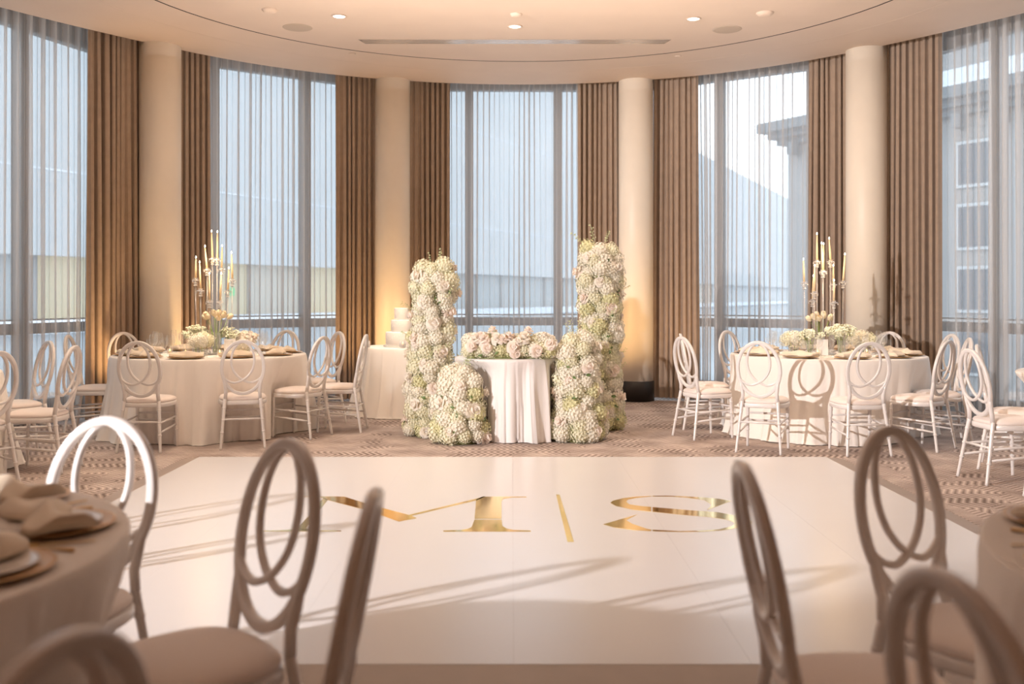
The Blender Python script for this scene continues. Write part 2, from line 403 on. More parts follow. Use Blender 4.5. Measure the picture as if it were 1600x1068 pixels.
# ---------------- curtains
def noise1(seed):
    rr = random.Random(seed); T = [(rr.uniform(.5, 3.2), rr.uniform(0, 6.28), rr.uniform(.5, 1)) for _ in range(5)]
    return lambda s: sum(a*sin(f*s+p) for f, p, a in T)/2.5
def curtain(name, t0, t1, off, wl, amp, skew, z0, z1, m, seed, drift=.5, flare=0, per=10, nz_=16, amp_top=.6, irr=.35):
    """pleated hanging cloth following the curved track between angles t0..t1"""
    f1, f2, f3 = noise1(seed), noise1(seed+1), noise1(seed+2)
    r0 = RE((t0+t1)/2)+off; L = math.radians(t1-t0)*r0; npl = max(3, round(L/wl)); N = npl*per
    V = []
    for k in range(nz_+1):
        h = k/nz_; z = z1+(z0-z1)*h
        A = amp*(amp_top+(1-amp_top)*min(1, h*1.6))
        for i in range(N+1):
            s = i/N; ph = 2*PI*npl*s
            w1 = f1(s*npl*.9+h*drift*2.2); w2 = f2(s*npl*.33+h*drift)
            phs = ph+w1*drift*h*1.8+2.0*irr*f2(s*npl*.8+3)
            env = 1+(.45+.5*irr)*f3(s*npl*.5+h*.8)*min(1, .35+h+irr)
            u = s*L+skew*env*sin(2*phs)*.5+wl*.55*w2*drift*h
            mid = L/2; u = mid+(u-mid)*(1+flare*h*h)
            rad = A*env*cos(phs)+A*.25*cos(2.0*phs+w2)
            t = t0+math.degrees(u/r0); x, y = pol(t, RE(t)+off+rad); V.append((x, y, z))
    F = [(k*(N+1)+i, k*(N+1)+i+1, (k+1)*(N+1)+i+1, (k+1)*(N+1)+i) for k in range(nz_) for i in range(N)]
    # move origin to the foot of the cloth
    c = pol((t0+t1)/2, r0); V = [(x-c[0], y-c[1], z) for x, y, z in V]
    o = obj(name, V, F, m); o.location = (c[0], c[1], 0); return o
SH = [(-88, -60.5), (-46.5, -26.5), (-12, 9.5), (25, 43.5), (59, 85)]
SHL = ['sheer curtain over the farthest left window, half out of frame', 'sheer curtain over the window behind the left candelabra', 'sheer curtain over the centre window behind the sweetheart table',
       'sheer curtain over the window left of the right candelabra, bright sky behind', 'sheer curtain over the farthest right window, cut by the right edge']
for i, (a, b) in enumerate(SH):
    tag(curtain('sheer_curtain', a, b, (.30 if i in (1,2,3) else .32), .135, .024, .044, .05, 4.38, 'sheer', 30+i*7, drift=.55 if i in (0,) else .32, per=12, nz_=14, amp_top=.9), SHL[i], 'curtain')
DR = [(-62.2, -54.9, 'wide taupe drape left of the farthest left column, one loose fold at top'), (-50.2, -45.6, 'taupe drape right of the farthest left column, behind the candelabra'),
      (-27.4, -21.2, 'taupe drape left of the column behind the cake table'), (-16.6, -10.4, 'taupe drape behind the shorter left flower pillar'),
      (8.4, 14.6, 'taupe drape behind the top of the tall right flower pillar'), (19.7, 26.2, 'taupe drape right of the black-based column'),
      (42.2, 47.8, 'taupe drape just left of the farthest right column'), (52.8, 60.2, 'taupe drape right of the farthest right column, with candelabra shadow')]
for i, (a, b, lb) in enumerate(DR):
    tag(curtain('drape', a, b, .17, .070, .036, .016, .035, 4.38, 'drape', 90+i*5, drift=.30, flare=.03, per=12, nz_=12, amp_top=.75, irr=.6), lb, 'drape')
# ---------------- ceiling fixtures
for i, (x, y) in enumerate([(-1.70, 9.79), (.03, 10.16), (1.80, 9.88)]):
    r = empty('downlight', (x, y, ZC), 0, ['lit round downlight at the left of the ceiling', 'lit round downlight at the centre of the ceiling', 'lit round downlight at the right of the ceiling'][i], 'downlight')
    obj('trim_ring', *lathe([(.058,-.001),(.074,-.003),(.076,-.008),(.062,-.010),(.056,-.002)], 28, cap=False), 'paint', r)
    obj('lens', *lathe([(0,-.004),(.058,-.004)], 28, cap=False), 'lamp', r)
for (x, y) in [(-1.70, 9.79), (.03, 10.16), (1.80, 9.88), (-2.3, 6.2), (2.3, 6.2), (0, 6.0), (-2.9, 8.3), (-3.2, 7.2), (2.9, 8.3)]:  # beams without a downlight fixture are unseen fill, added to brighten the tables
    light('downlight_and_fill_beam', 'SPOT', (x, y, ZC-.03), 95, (1, .80, .60), (x, y, 0), spot_size=math.radians(95), spot_blend=.8, shadow_soft_size=.06)
for x, y, lb in ((-2.2, 10.21, 'round in-ceiling speaker grille at left'), (2.22, 10.28, 'round in-ceiling speaker grille at right')):
    o = obj('ceiling_speaker', *lathe([(0,-.006),(.13,-.006),(.148,-.004),(.152,-.0005)], 32, cap=False), 'speaker'); o.location = (x, y, ZC); tag(o, lb, 'speaker')
def disc_thing(name, px, y, r, lb, cat, z=ZC, h=.03, m='paint'):
    o = obj(name, *lathe([(0,-h),(r*.55,-h),(r*.8,-h*.75),(r,-h*.2),(r,-.0005)], 24, cap=False), m); o.location = (px, y, z); tag(o, lb, cat)
disc_thing('smoke_detector', -2.33, 9.57, .075, 'pale round detector on the ceiling at left, by the speaker', 'detector')
disc_thing('smoke_detector', .04, 9.72, .06, 'pale round detector beside the centre downlight', 'detector')
disc_thing('smoke_detector', 2.46, 9.68, .085, 'pale round detector on the ceiling at right, by the speaker', 'detector')
disc_thing('sprinkler_head', -1.81, 11.29, .04, 'small round sprinkler cap on the soffit at left', 'sprinkler', ZC-.004, .01)
disc_thing('sprinkler_head', 1.90, 11.41, .04, 'small round sprinkler cap on the soffit at right', 'sprinkler', ZC-.004, .01)
r = empty('linear_diffuser', (.03, 10.75, ZC), 0, 'long flush slot diffuser across the middle of the ceiling', 'vent')
obj('vent_panel', [(-1.68,-.07,-.004),(1.68,-.07,-.004),(1.63,.10,-.004),(-1.63,.10,-.004)]+[(-1.68,-.07,-.0005),(1.68,-.07,-.0005),(1.63,.10,-.0005),(-1.63,.10,-.0005)], [(0,3,2,1),(0,1,5,4),(1,2,6,5),(2,3,7,6),(3,0,4,7)], 'vent', r, False)
for k in range(3): obj('blade', *box(-1.64, -.05+k*.05, -.0065, 1.64, -.045+k*.05, -.003), 'vent', r, False)

# ------------------------------------------------------------------ outside
struct(obj('ground', *box(-150, 14.5, -4.2, 150, 300, -4), 'ground', smooth=False))
def far_building():
    d = Vector((.4678, 1, 0)).normalized(); rz = math.atan2(d.y, d.x)
    r = empty('concrete_building', (-14.45, 30, 0), rz, 'long pale concrete building outside behind the left and centre windows', 'building')
    # local x runs along the facade, +y is towards... away from the room; length from -28 to 150
    T = 14.0; H = 14.6+1.34
    mb = MB(); mb.add(*box(-28, 0, -4, 150, 8, .62)).add(*box(-28, .6, .62, 150, 8, 2.6)).add(*box(-28, 0, 2.58, 150, 8, H))
    mb.build('wall', 'facade', r, False)
    obj('ledge', *box(-28, -.35, .20, 150, 0, .60), 'ledge', r, False)
    for k, z in enumerate((5.2, 10.6)): obj('joint_band', *box(-28, -.02, z, 150, 0, z+.05), 'ledge', r, False)
    rr = random.Random(3)
    for k in range(36):
        x = -26+k*3.3; mm = rr.choice(['lit1', 'lit2', 'lit1', 'lit2', 'lit3']) if k < 14 else rr.choice(['lit2', 'lit3', 'lit3'])
        f = obj('window', *box(x, .42, .62, x+3.24, .5, 2.58), mm, r, False)
        obj('window_post', *box(x+3.2, .32, .62, x+3.34, .5, 2.58), 'facade2', r, False)
    o = obj('exit_sign_glint', *box(9.2, .3, 1.35, 9.36, .38, 1.65), 'green', r, False)  # glowing box imitating a small green sign reflection
far_building()
def stone_building():
    d = Vector((-.61, 1, 0)).normalized(); rz = math.atan2(d.y, d.x)
    r = empty('stone_building', (19.3, 45, 0), rz, 'grey stone building with heavy cornice outside the right windows', 'building')
    # local x along the facade going away-left, local -y is the far right side
    L = 9.0
    mb = MB(); mb.add(*box(-34, -9, -4, L, 0, 9.3)); mb.build('wall', 'facade2', r, False)
    mb = MB(); mb.add(*box(-35, -10, 10.0, L+1.3, 1.0, 10.5)).add(*box(-35, -9.6, 9.65, L+.9, .6, 10.0)).add(*box(-35, -9.3, 9.3, L+.5, .3, 9.65))
    mb.build('cornice', 'cornice', r, False)
    for k in range(22): obj('bracket', *box(L-1-k*1.9, .0, 8.7, L-.6-k*1.9, .75, 9.3), 'cornice', r, False)
    for row in range(4):
        for k in range(10):
            x = L-3-k*3.6; z = -2+row*2.75
            f = obj('window_surround', *box(x-1.5, .0, z-.15, x+.3, .1, z+1.9), 'facade', r, False)
            obj('pane', *box(x-1.35, .1, z, x+.15, .13, z+1.75), 'slate', f, False)
    mb = MB(); mb.add(*box(-34, -9, 10.5, 2.5, -2.5, 10.9)).add(*box(-20, -8, 10.9, -2, -3.5, 13)); mb.build('roof', 'cornice', r, False)
stone_building()
r = empty('office_tower', (52, 88, -4), .5, 'pale office tower with horizontal floor bands at the upper right', 'building')
obj('wall', *box(-13, -7, 0, 13, 7, 44), 'facade2', r, False)
for k in range(12): obj('floor_band', *box(-13.2, -7.25, 3+k*3.4, 13.2, 7.1, 4.5+k*3.4), 'ledge', r, False)

# ------------------------------------------------------------------ dance floor
DZ = .028
df = empty('dance_floor', (0, 5.85, 0), 0, 'large white glossy dance floor with gold monogram in the middle of the room', 'dance floor')
X0, X1, Y0, Y1 = -2.55, 2.56, 3.55-5.85, 8.12-5.85
nx = 6; ym = 0.0
for i in range(nx):
    for (ya, yb) in ((Y0, ym), (ym, Y1)):
        xa = X0+(X1-X0)*i/nx; xb = X0+(X1-X0)*(i+1)/nx; g = .0003
        obj('floor_panel', *box(xa+g, ya+g, .001, xb-g, yb-g, DZ), 'floorw', df, False)
tw = .15
def ramp(p0, p1, q0, q1):
    V = [(*p0, .001), (*p1, .001), (*q1, .001), (*q0, .001), (*p0, DZ-.001), (*p1, DZ-.001), (*q1, .006), (*q0, .006)]
    return V, [(3,2,1,0),(4,5,6,7),(0,1,5,4),(1,2,6,5),(2,3,7,6),(3,0,4,7)]
obj('edge_ramp', *ramp((X0,Y1),(X0,Y0),(X0-tw,Y1+.03),(X0-tw,Y0-tw)), 'trim', df, False)
obj('edge_ramp', *ramp((X1,Y0),(X1,Y1),(X1+tw,Y0-tw),(X1+tw,Y1+.03)), 'trim', df, False)
obj('edge_ramp', *ramp((X0,Y0),(X1,Y0),(X0-tw,Y0-tw),(X1+tw,Y0-tw)), 'trim', df, False)
obj('edge_ramp', *ramp((X1,Y1),(X0,Y1),(X1+tw,Y1+.03),(X0-tw,Y1+.03)), 'trim', df, False)
LET = {
'M': [[(-1.233,5.587),(-1.209,5.623),(-1.223,6.46),(-1.186,6.407),(-1.165,5.623),(-1.136,5.587)],
 [(-1.401,5.569),(-1.306,5.573),(-1.235,5.596),(-1.138,5.596),(-1.075,5.573),(-.956,5.569),(-.952,5.547),(-1.396,5.547)],
 [(-1.383,6.522),(-1.098,6.51),(-.878,6.240),(-.880,6.085),(-1.192,6.407),(-1.252,6.491),(-1.379,6.504)],
 [(-.870,6.233),(-.608,5.954),(-.561,5.877),(-.658,5.789),(-.872,6.077)],
 [(-.616,5.969),(-.233,6.443),(-.188,6.51),(-.173,6.51),(-.228,6.389),(-.598,5.943)],
 [(-.194,6.51),(.094,6.51),(.094,6.485),(0,6.479),(-.059,6.431),(-.067,6.348),(-.062,5.86),(-.221,5.86),(-.231,6.407)],
 [(-.22,5.84),(-.061,5.84),(-.055,5.679),(-.032,5.619),(.011,5.582),(.105,5.569),(.105,5.542),(-.382,5.542),(-.384,5.569),(-.29,5.582),(-.249,5.61),(-.229,5.656)]],
'bar': [[(.291,6.574),(.314,6.574),(.33,5.311),(.296,5.311)]],
'S': [[(.624,6.312),(.645,6.376),(.723,6.461),(.807,6.505),(.912,6.529),(.91,6.515),(.813,6.471),(.747,6.414),(.727,6.344),(.739,6.266),(.809,6.213),(.864,6.191),(.846,6.057),(.74,6.112),(.648,6.222)],
 [(.922,6.534),(1.011,6.539),(1.089,6.529),(1.24,6.486),(1.339,6.438),(1.403,6.372),(1.194,6.1),(1.254,6.257),(1.234,6.404),(1.139,6.471),(1.046,6.51),(.919,6.515)],
 [(.873,6.186),(1.073,6.1),(1.247,6.04),(1.359,5.925),(1.398,5.788),(1.374,5.723),(1.306,5.656),(1.234,5.602),(1.167,5.569),(1.06,5.541),(.931,5.534),(.784,5.552),(.789,5.587),(.935,5.555),(1.064,5.566),(1.164,5.598),(1.249,5.671),(1.284,5.73),(1.281,5.795),(1.252,5.846),(1.174,5.905),(1.006,5.974),(.854,6.053)],
 [(.524,5.719),(.75,5.974),(.668,5.826),(.693,5.73),(.764,5.605),(.781,5.591),(.775,5.552),(.692,5.576),(.579,5.641)]]}
for k, polys in LET.items():
    bm = bmesh.new()
    for P in polys:
        vs = [bm.verts.new((x, y-5.85, DZ+.0012)) for x, y in P]
        f = bm.faces.new(vs); f.normal_update()
        if f.normal.z < 0: f.normal_flip()
    bmesh.ops.triangulate(bm, faces=bm.faces[:])
    res = bmesh.ops.extrude_face_region(bm, geom=bm.faces[:])
    for v in [g for g in res['geom'] if isinstance(g, bmesh.types.BMVert)]: v.co.z -= .001
    me = bpy.data.meshes.new('letter'); bm.to_mesh(me); bm.free()
    o = link('divider_bar' if k == 'bar' else 'letter', me, 'gold', df, False)
    o['label'] = {'M': 'mirror gold letter M', 'bar': 'thin gold bar between the letters', 'S': 'mirror gold letter S'}[k]

# ------------------------------------------------------------------ chairs
def lean(z): return -.19-max(0, z-.46)*.19
def plane(u, v, w_): return (u, lean(v)+w_, v)
def make_chair():
    r = empty('banquet_chair', (0, -60, 0))
    # cushion: rounded square pillow
    N = 40; prof = [(.0,.470),(.55,.468),(.80,.462),(.94,.450),(1,.436),(.985,.424),(.93,.418),(0,.418)]
    V = []; F = []
    def sq(a, k):
        c, s = cos(a), sin(a); e = .62
        return (math.copysign(abs(c)**e, c)*.205*k*(1-.06*(s < 0)*abs(s)), math.copysign(abs(s)**e, s)*.20*k)
    for (k, z) in prof:
        for i in range(N):
            x, y = sq(2*PI*i/N, max(k, .002)); V.append((x, y, z))
    for k in range(len(prof)-1):
        for i in range(N):
            j = (i+1) % N; F.append((k*N+i, k*N+j, (k+1)*N+j, (k+1)*N+i))
    obj('seat_cushion', V, F, 'cushion', r)
    V = []; F = []
    for (k, z) in [(.90,.420),(1.0,.420),(1.02,.412),(1.02,.388),(.99,.382),(.90,.382)]:
        for i in range(N): x, y = sq(2*PI*i/N, k); V.append((x, y, z))
    for k in range(6):
        for i in range(N):
            j = (i+1) % N; F.append((k*N+i, ((k+1) % 6)*N+i, ((k+1) % 6)*N+j, k*N+j))
    obj('seat_frame', V, F, 'white', r)
    # oval back
    zc, A, B = .712, .178, .232
    pr = [(.015,-.009),(.015,.009),(.008,.014),(0,.011),(-.008,.014),(-.015,.009),(-.015,-.009),(-.008,-.014),(0,-.011),(.008,-.014)]
    el = [(A*cos(2*PI*i/56), zc+B*sin(2*PI*i/56)) for i in range(56)]
    br = obj('oval_back', *planar(el, pr, plane, True), 'white', r)
    pr2 = [(.010,-.006),(.010,.006),(.005,.010),(-.005,.010),(-.010,.006),(-.010,-.006),(-.005,-.010),(.005,-.010)]
    for s in (1, -1):
        K = [(-.02*s, .985), (-.26*s, .88), (-.47*s, .62), (-.545*s, .25), (-.46*s, -.08), (-.24*s, -.33), (.04*s, -.49), (.36*s, -.575), (.66*s, -.52), (.90*s, -.38)]
        pts = [(u*A, zc+v*B) for u, v in catmull(K, 5)]
        obj('inner_loop', *planar(pts, pr2, lambda u, v, w_, s=s: plane(u, v, w_+.002*s), False), 'white', br)
    # legs
    def leg(path, rings):
        pts = []; rad = []; n = 22
        for k in range(n+1):
            t = k/n; p = Vector(path[0]).lerp(Vector(path[1]), t); pts.append(p); rad.append(.0155-.004*t)
        P2 = []; R2 = []
        for p, q in zip(pts, rad): P2.append(p); R2.append(q)
        V, F = tube(P2, R2, 10); mb = MB(); mb.add(V, F)
        d = (Vector(path[1])-Vector(path[0]))
        for t in rings:
            c = Vector(path[0])+d*t; e = d.normalized()*.004
            mb.add(*tube([c-e*1.8, c-e, c+e, c+e*1.8], [.0135, .0175, .0175, .0135], 10, cap=False))
        return mb
    for s in (1, -1):
        leg((( .172*s, .150, .39), (.178*s, .165, 0)), (.12, .38, .62)).build('leg', 'white', r)
        mb = leg(((.150*s, -.192, .44), (.188*s, -.262, 0)), (.18, .42, .66))
        up = [(.150*s, -.192, .44), (.143*s, lean(.50), .50), (.150*s, lean(.56)-.001, .56), (.163*s, lean(.62), .62)]
        mb.add(*tube([(.150*s, -.192, .43)]+up[1:], [.0155, .0165, .0165, .010], 10))
        mb.build('leg', 'white', r)
    def bar(a, b, rr=.009): obj('stretcher', *tube([a, Vector(a).lerp(Vector(b), .5), b], [rr*.85, rr*1.1, rr*.85], 8), 'white', r)
    for s in (1, -1):
        bar((.173*s, .155, .27), (.166*s, -.222, .25)); bar((.174*s, .158, .20), (.172*s, -.232, .17))
    bar((-.173,.155,.30),(.173,.155,.30)); bar((-.175,.158,.235),(.175,.158,.235)); bar((-.165,-.222,.26),(.165,-.222,.26))
    index(r); return r
SEATS = []
proto = make_chair(); first_chair = [True]
def chair(bx, by, fx, fy, lb, off=.235, lean_deg=0):
    l = math.hypot(fx, fy); fx /= l; fy /= l
    o = proto if first_chair[0] else dup(proto)
    first_chair[0] = False
    o.location = (bx+fx*off, by+fy*off, 0); o.rotation_euler = (0, 0, math.atan2(fy, fx)-PI/2)
    SEATS.append((o.location.x, o.location.y))
    return tag(o, lb, 'chair', 'white oval-back banquet chairs')

TL = (-3.0, 9.9); TR = (3.12, 9.87); TFL = (-1.82, 2.22); TFR = (1.97, 2.07); TOL = (-4.8, 7.35); TOR = (4.75, 7.35)
def to(c, x, y): return (c[0]-x, c[1]-y)
# back left table
chair(-3.18, 8.50, .02, 1, 'chair at the front left corner of the left banquet table')
chair(-2.36, 8.73, -.27, .96, 'chair seen from behind at front centre of the left banquet table')
chair(-1.83, 9.45, *to(TL, -1.83, 9.45), 'chair at front right of the left banquet table, turned left')
chair(-1.50, 9.92, -1, .02, 'white chair seen edge-on beside the cake table')
chair(-1.90, 10.70, -.78, -.62, 'white chair just behind the edge-on chair, by the window')
chair(-2.54, 11.12, -.35, -.93, 'white chair behind left banquet table, only its arch showing above glasses')
chair(-4.10, 10.55, .75, -.66, 'white chair behind left banquet table, arch against the wide taupe drape')
chair(-4.30, 9.75, .97, .1, 'white chair on the left side of the left banquet table, by the window')
# back right table
chair(1.64, 9.40, .92, .38, 'white chair on the left side of the right banquet table, nearer of two in line')
chair(1.76, 10.12, 1, -.12, 'white chair mostly hidden behind another, left of right banquet table')
chair(2.42, 11.03, .65, -.75, 'white chair at the back left of the right banquet table, by the window')
chair(2.10, 8.47, .42, .90, 'white chair front left of right banquet table, shadowing its cloth')
chair(2.98, 8.33, -.05, 1, 'white chair seen from behind, front centre of right banquet table')
chair(3.75, 8.65, -.68, .73, 'white chair at the right front of the right banquet table, turned left')
chair(4.15, 9.14, -.95, .18, 'white chair seen edge-on right of the right banquet table')
chair(4.40, 10.05, -.93, -.12, 'white chair right of right banquet table, farther back by the sheer curtain')
chair(4.04, 10.70, -.65, -.75, 'white chair at the back right of the right banquet table, behind the glasses')
# far left table, cut by the frame
chair(-3.62, 6.95, -1, .45, 'white chair at the left edge of the photo, nearest at the cropped left table')
chair(-3.42, 7.68, -1, -.02, 'white chair with narrow back at the cropped left table, facing left')
chair(-3.98, 8.45, -.70, -.72, 'warm-lit white chair on far side of the cropped left table')
# far right table, cut by the frame
chair(3.36, 7.22, 1, .10, 'white chair at the cropped right table, seen narrow, left side')
chair(3.72, 7.85, .80, -.45, 'white chair at the far side of the cropped right table, warm lit')
chair(3.55, 6.52, .9, .55, 'white chair cut by the right edge of the photo')
# foreground left table
chair(-1.283, 3.15, -.2, -.98, 'large blurred white chair with bright rim, left foreground behind the set table', .27)
chair(-.60, 2.65, -.73, -.68, 'blurred chair with pink cushion seen sideways, left foreground', .27)
chair(-.285, 1.97, -1, -.02, 'blurred chair seen edge-on, leaning right, left of centre foreground', .27)
chair(-.52, 1.13, -.95, .30, 'dark blurred chair arch in the bottom left corner', .27)
# just outside the frame at the left; their long shadows cross the dance floor
chair(-2.03, 3.22, .1, -1, 'chair left of the frame at the foreground left table, shadowing the dance floor')
chair(-3.36, 4.38, -1, -.1, 'chair left of the frame, farther of two shadowing the left dance floor')
chair(-3.05, 3.80, -.9, .35, 'chair left of the frame, nearer of two shadowing the left dance floor')
# foreground right table
chair(.545, 2.30, .995, -.03, 'blurred brown-toned chair seen narrow, right of centre foreground', .27)
chair(1.11, 2.91, .55, -.83, 'blurred brown-toned chair with full oval showing, right foreground', .27)
chair(.615, 1.39, .98, .20, 'largest and nearest dark blurred chair, bottom right corner', .27)
# behind the sweetheart table
chair(-.30, 10.56, .03, -1, 'white chair behind the sweetheart table, left one of the pair')
chair(.32, 10.56, -.03, -1, 'white chair behind the sweetheart table, right one of the pair')

# ------------------------------------------------------------------ tables and cloths
def tablecloth(cx, cy, R, seed, lb, folds=15, amp=.06, m='cloth', top=.762, grp=None, flare=.05, dents=()):
    rr = random.Random(seed); N = 288; V = []; F = []
    ph = [rr.uniform(0, 6.28) for _ in range(8)]
    def fold(a, h):
        s = .55*sin(folds*a+ph[0]+.9*sin(3*a+ph[1])+.5*h)+.35*sin((folds*1.62)//1*a+ph[2]+.8*sin(2*a+ph[3]))+.25*sin(7*a+ph[4]-.6*h)
        s = s+.45*max(0, sin(5*a+ph[5]))*sin(folds*2*a+ph[6]); return (1-abs(math.tanh(1.3*s)))*1.5-.6 if s < 0 else .9-.9*abs(1-s)**1.4
    lev = [(.0, 0)]+[(R*k, 0) for k in (.3,.6,.85,.96,.99)]
    for (r, _) in lev:
        for i in range(N): a = 2*PI*i/N; V.append((r*cos(a), r*sin(a), top))
    hs = [.004,.012,.03,.07,.13,.2,.28,.36,.45,.54,.62,.68,.72,.742,.757]
    for k, d in enumerate(hs):
        h = d/.76; g = (d/.76)**.8
        for i in range(N):
            a = 2*PI*i/N; f = fold(a, h)
            r = R+.006*(1-math.exp(-d*60))+g*amp*f+g*amp*.9+flare*h**3*(1+.5*f)
            z = top-d
            if k == len(hs)-1: z = .004+.006*abs(f); r += .012*f
            V.append((r*cos(a), r*sin(a), z))
    D_ = [(x-cx, y-cy, .235, .48) for x, y in SEATS if math.hypot(x-cx, y-cy) < R+.5]+[(x-cx, y-cy, q, h) for x, y, q, h in dents]
    K = {}
    for i, (x, y, z) in enumerate(V[len(lev)*N:], len(lev)*N):
        a = math.atan2(y, x); r = math.hypot(x, y); r2 = r
        for (sx, sy, q, hmax) in D_:
            sd = math.hypot(sx, sy); da = (a-math.atan2(sy, sx)+PI) % (2*PI)-PI; off = abs(sd*sin(da))
            if abs(da) > 1.2: continue
            lim = sd*cos(da)-math.sqrt(max(0, q*q-off*off)) if off < q else 9
            lim2 = sd*cos(da)-q+max(0, off-q*.5)*1.1 if off >= q*.5 else lim
            lim = min(lim, lim2)+.0
            if lim < r2:
                t = 1 if z < hmax else max(0, 1-(z-hmax)/max(.02, (.745-hmax)))
                r2 = min(r2, r+(lim-r)*t)
        K[i] = max(r2, R*.45)/r
    for i, (x, y, z) in enumerate(V[len(lev)*N:], len(lev)*N):
        b = i-i % N; k = sum(min(K[b+(i+q) % N], 1) for q in range(-5, 6))/11; k = .5*k+.5*min(k, K[i]); V[i] = (x*k, y*k, z)
    L = len(lev)+len(hs)
    for k in range(L-1):
        for i in range(N):
            j = (i+1) % N; F.append((k*N+i, (k+1)*N+i, (k+1)*N+j, k*N+j))
    o = obj('tablecloth', V, F, m); o.location = (cx, cy, 0); tag(o, lb, 'tablecloth', grp)
    t = empty('banquet_table', (cx, cy, 0), 0, lb.replace('cloth of', 'table of').replace('floor-length', 'table under the'), 'table')
    obj('tabletop', *lathe([(R-.012,.735),(R-.004,.742),(R-.004,.752),(R-.012,.757)], 40), 'trim', t)
    obj('pedestal', *lathe([(.26,0),(.26,.02),(.05,.05),(.045,.7),(.16,.734)], 20), 'dark', t)
    return o
tablecloth(*TL, .93, 1, 'floor-length ivory cloth on the left banquet table')
tablecloth(*TR, .93, 2, 'floor-length white cloth on the right banquet table', amp=.04)
tablecloth(*TFL, .90, 3, 'floor-length ivory cloth on the blurred left foreground table', folds=15)
tablecloth(*TFR, .90, 4, 'floor-length ivory cloth on the blurred right foreground table', folds=15)
tablecloth(*TOL, .92, 5, 'floor-length ivory cloth on the banquet table cropped by the left edge')
tablecloth(*TOR, .92, 6, 'floor-length white cloth on the banquet table cropped by the right edge')
tablecloth(-4.62, 4.25, .92, 9, 'floor-length ivory cloth on the table just left of the frame')
tablecloth(-1.24, 11.42, .49, 7, 'floor-length ivory cloth on the small cake table', folds=9, amp=.05, flare=.06)
tablecloth(-.04, 9.52, .50, 8, 'floor-length white satin cloth on the small sweetheart table between flower pillars', folds=10, amp=.075, m='satin', flare=.04, dents=((-.47,9.11,.25,.66),(.605,9.25,.25,.70),(-.78,9.58,.22,.7)))

# ------------------------------------------------------------------ tableware prototypes
TT = .7635
def build_proto(fn):
    o = fn(); index(o); return [o, True]
def place(pr, loc, rz, lb, cat, group=None):
    o = pr[0] if pr[1] else dup(pr[0]); pr[1] = False
    o.location = loc; o.rotation_euler = (o.rotation_euler[0], o.rotation_euler[1], rz); return tag(o, lb, cat, group)
def p_charger():
    o = obj('charger_plate', *lathe([(.06,0),(.11,.002),(.155,.010),(.163,.012),(.163,.0145),(.154,.0135),(.11,.0065),(.0,.0055)], 36), 'charger')
    obj('plate', *lathe([(.05,.006),(.09,.008),(.128,.018),(.130,.020),(.124,.0195),(.088,.0115),(0,.0105)], 36), 'plate', o); return o
def p_napkin():
    V = []; F = []; nu, nv = 22, 12; rr = random.Random(5)
    def pt(u, v, side):
        x = (u-.5)*.30; g = .35+.65*min(1, abs(u-.46)*3.2); wv = math.sin(v*PI*4+u*5)*.004*g
        y = (v-.5)*.155*g+.012*sin(u*7); z = .012+.034*(1-(2*v-1)**2)*(1.25-.5*g)+wv+.006*sin(u*9+v*6)
        if side: z = .0+.004*(1-(2*v-1)**2)
        return (x, y, max(z, .0005))
    for side in (0, 1):
        b = len(V)
        for i in range(nu+1):
            for j in range(nv+1): V.append(pt(i/nu, j/nv, side))
        for i in range(nu):
            for j in range(nv):
                q = (b+i*(nv+1)+j, b+(i+1)*(nv+1)+j, b+(i+1)*(nv+1)+j+1, b+i*(nv+1)+j+1); F.append(q if not side else q[::-1])
    b = (nu+1)*(nv+1)
    edge = [i*(nv+1) for i in range(nu+1)]+[nu*(nv+1)+j for j in range(1, nv+1)]+[i*(nv+1)+nv for i in range(nu-1, -1, -1)]+[j for j in range(nv-1, 0, -1)]
    for k in range(len(edge)):
        e, f = edge[k], edge[(k+1) % len(edge)]; F.append((e, e+b, f+b, f))
    o = obj('napkin', V, F, 'napkin'); return o
def p_fork():
    mb = MB(); mb.add(*tube([(0,-.10,.004),(0,-.03,.005),(0,.03,.004),(0,.05,.004)], [.005,.003,.003,.006], 6))
    mb.add([(-.010,.05,.003),(.010,.05,.003),(.011,.062,.003),(-.011,.062,.003),(-.010,.05,.006),(.010,.05,.006),(.011,.062,.006),(-.011,.062,.006)], [(0,3,2,1),(4,5,6,7),(0,1,5,4),(1,2,6,5),(2,3,7,6),(3,0,4,7)])
    for k in range(4): x = -.009+.006*k; mb.add(*box(x-.0015,.062,.003,x+.0015,.10,.0055))
    return mb.build('fork', 'cutlery')
def p_knife():
    mb = MB(); mb.add(*tube([(0,-.12,.005),(0,-.06,.006),(0,-.0,.005)], [.006,.0055,.004], 6))
    mb.add([(-.004,0,.003),(.004,0,.003),(.009,.05,.003),(.006,.115,.003),(-.003,.12,.003),(-.004,0,.006),(.004,0,.006),(.009,.05,.0045),(.006,.115,.0045),(-.003,.12,.0045)], [(4,3,2,1,0),(5,6,7,8,9),(0,1,6,5),(1,2,7,6),(2,3,8,7),(3,4,9,8),(4,0,5,9)])
    return mb.build('knife', 'cutlery')
def gl(name, prof, m='clear'): return obj(name, *lathe(prof, 20, cap=False), m)
def p_wine(): return gl('wine_glass', [(0,0),(.036,.001),(.034,.004),(.006,.008),(.004,.02),(.004,.085),(.012,.095),(.033,.115),(.040,.145),(.037,.185),(.032,.205)])
def p_flute(): return gl('champagne_flute', [(0,0),(.032,.001),(.030,.004),(.005,.008),(.004,.02),(.004,.09),(.010,.10),(.022,.13),(.026,.17),(.024,.23)])
def p_tumbler(): return gl('water_goblet', [(0,0),(.034,.001),(.032,.004),(.008,.010),(.006,.04),(.020,.055),(.036,.085),(.038,.12),(.036,.155)])
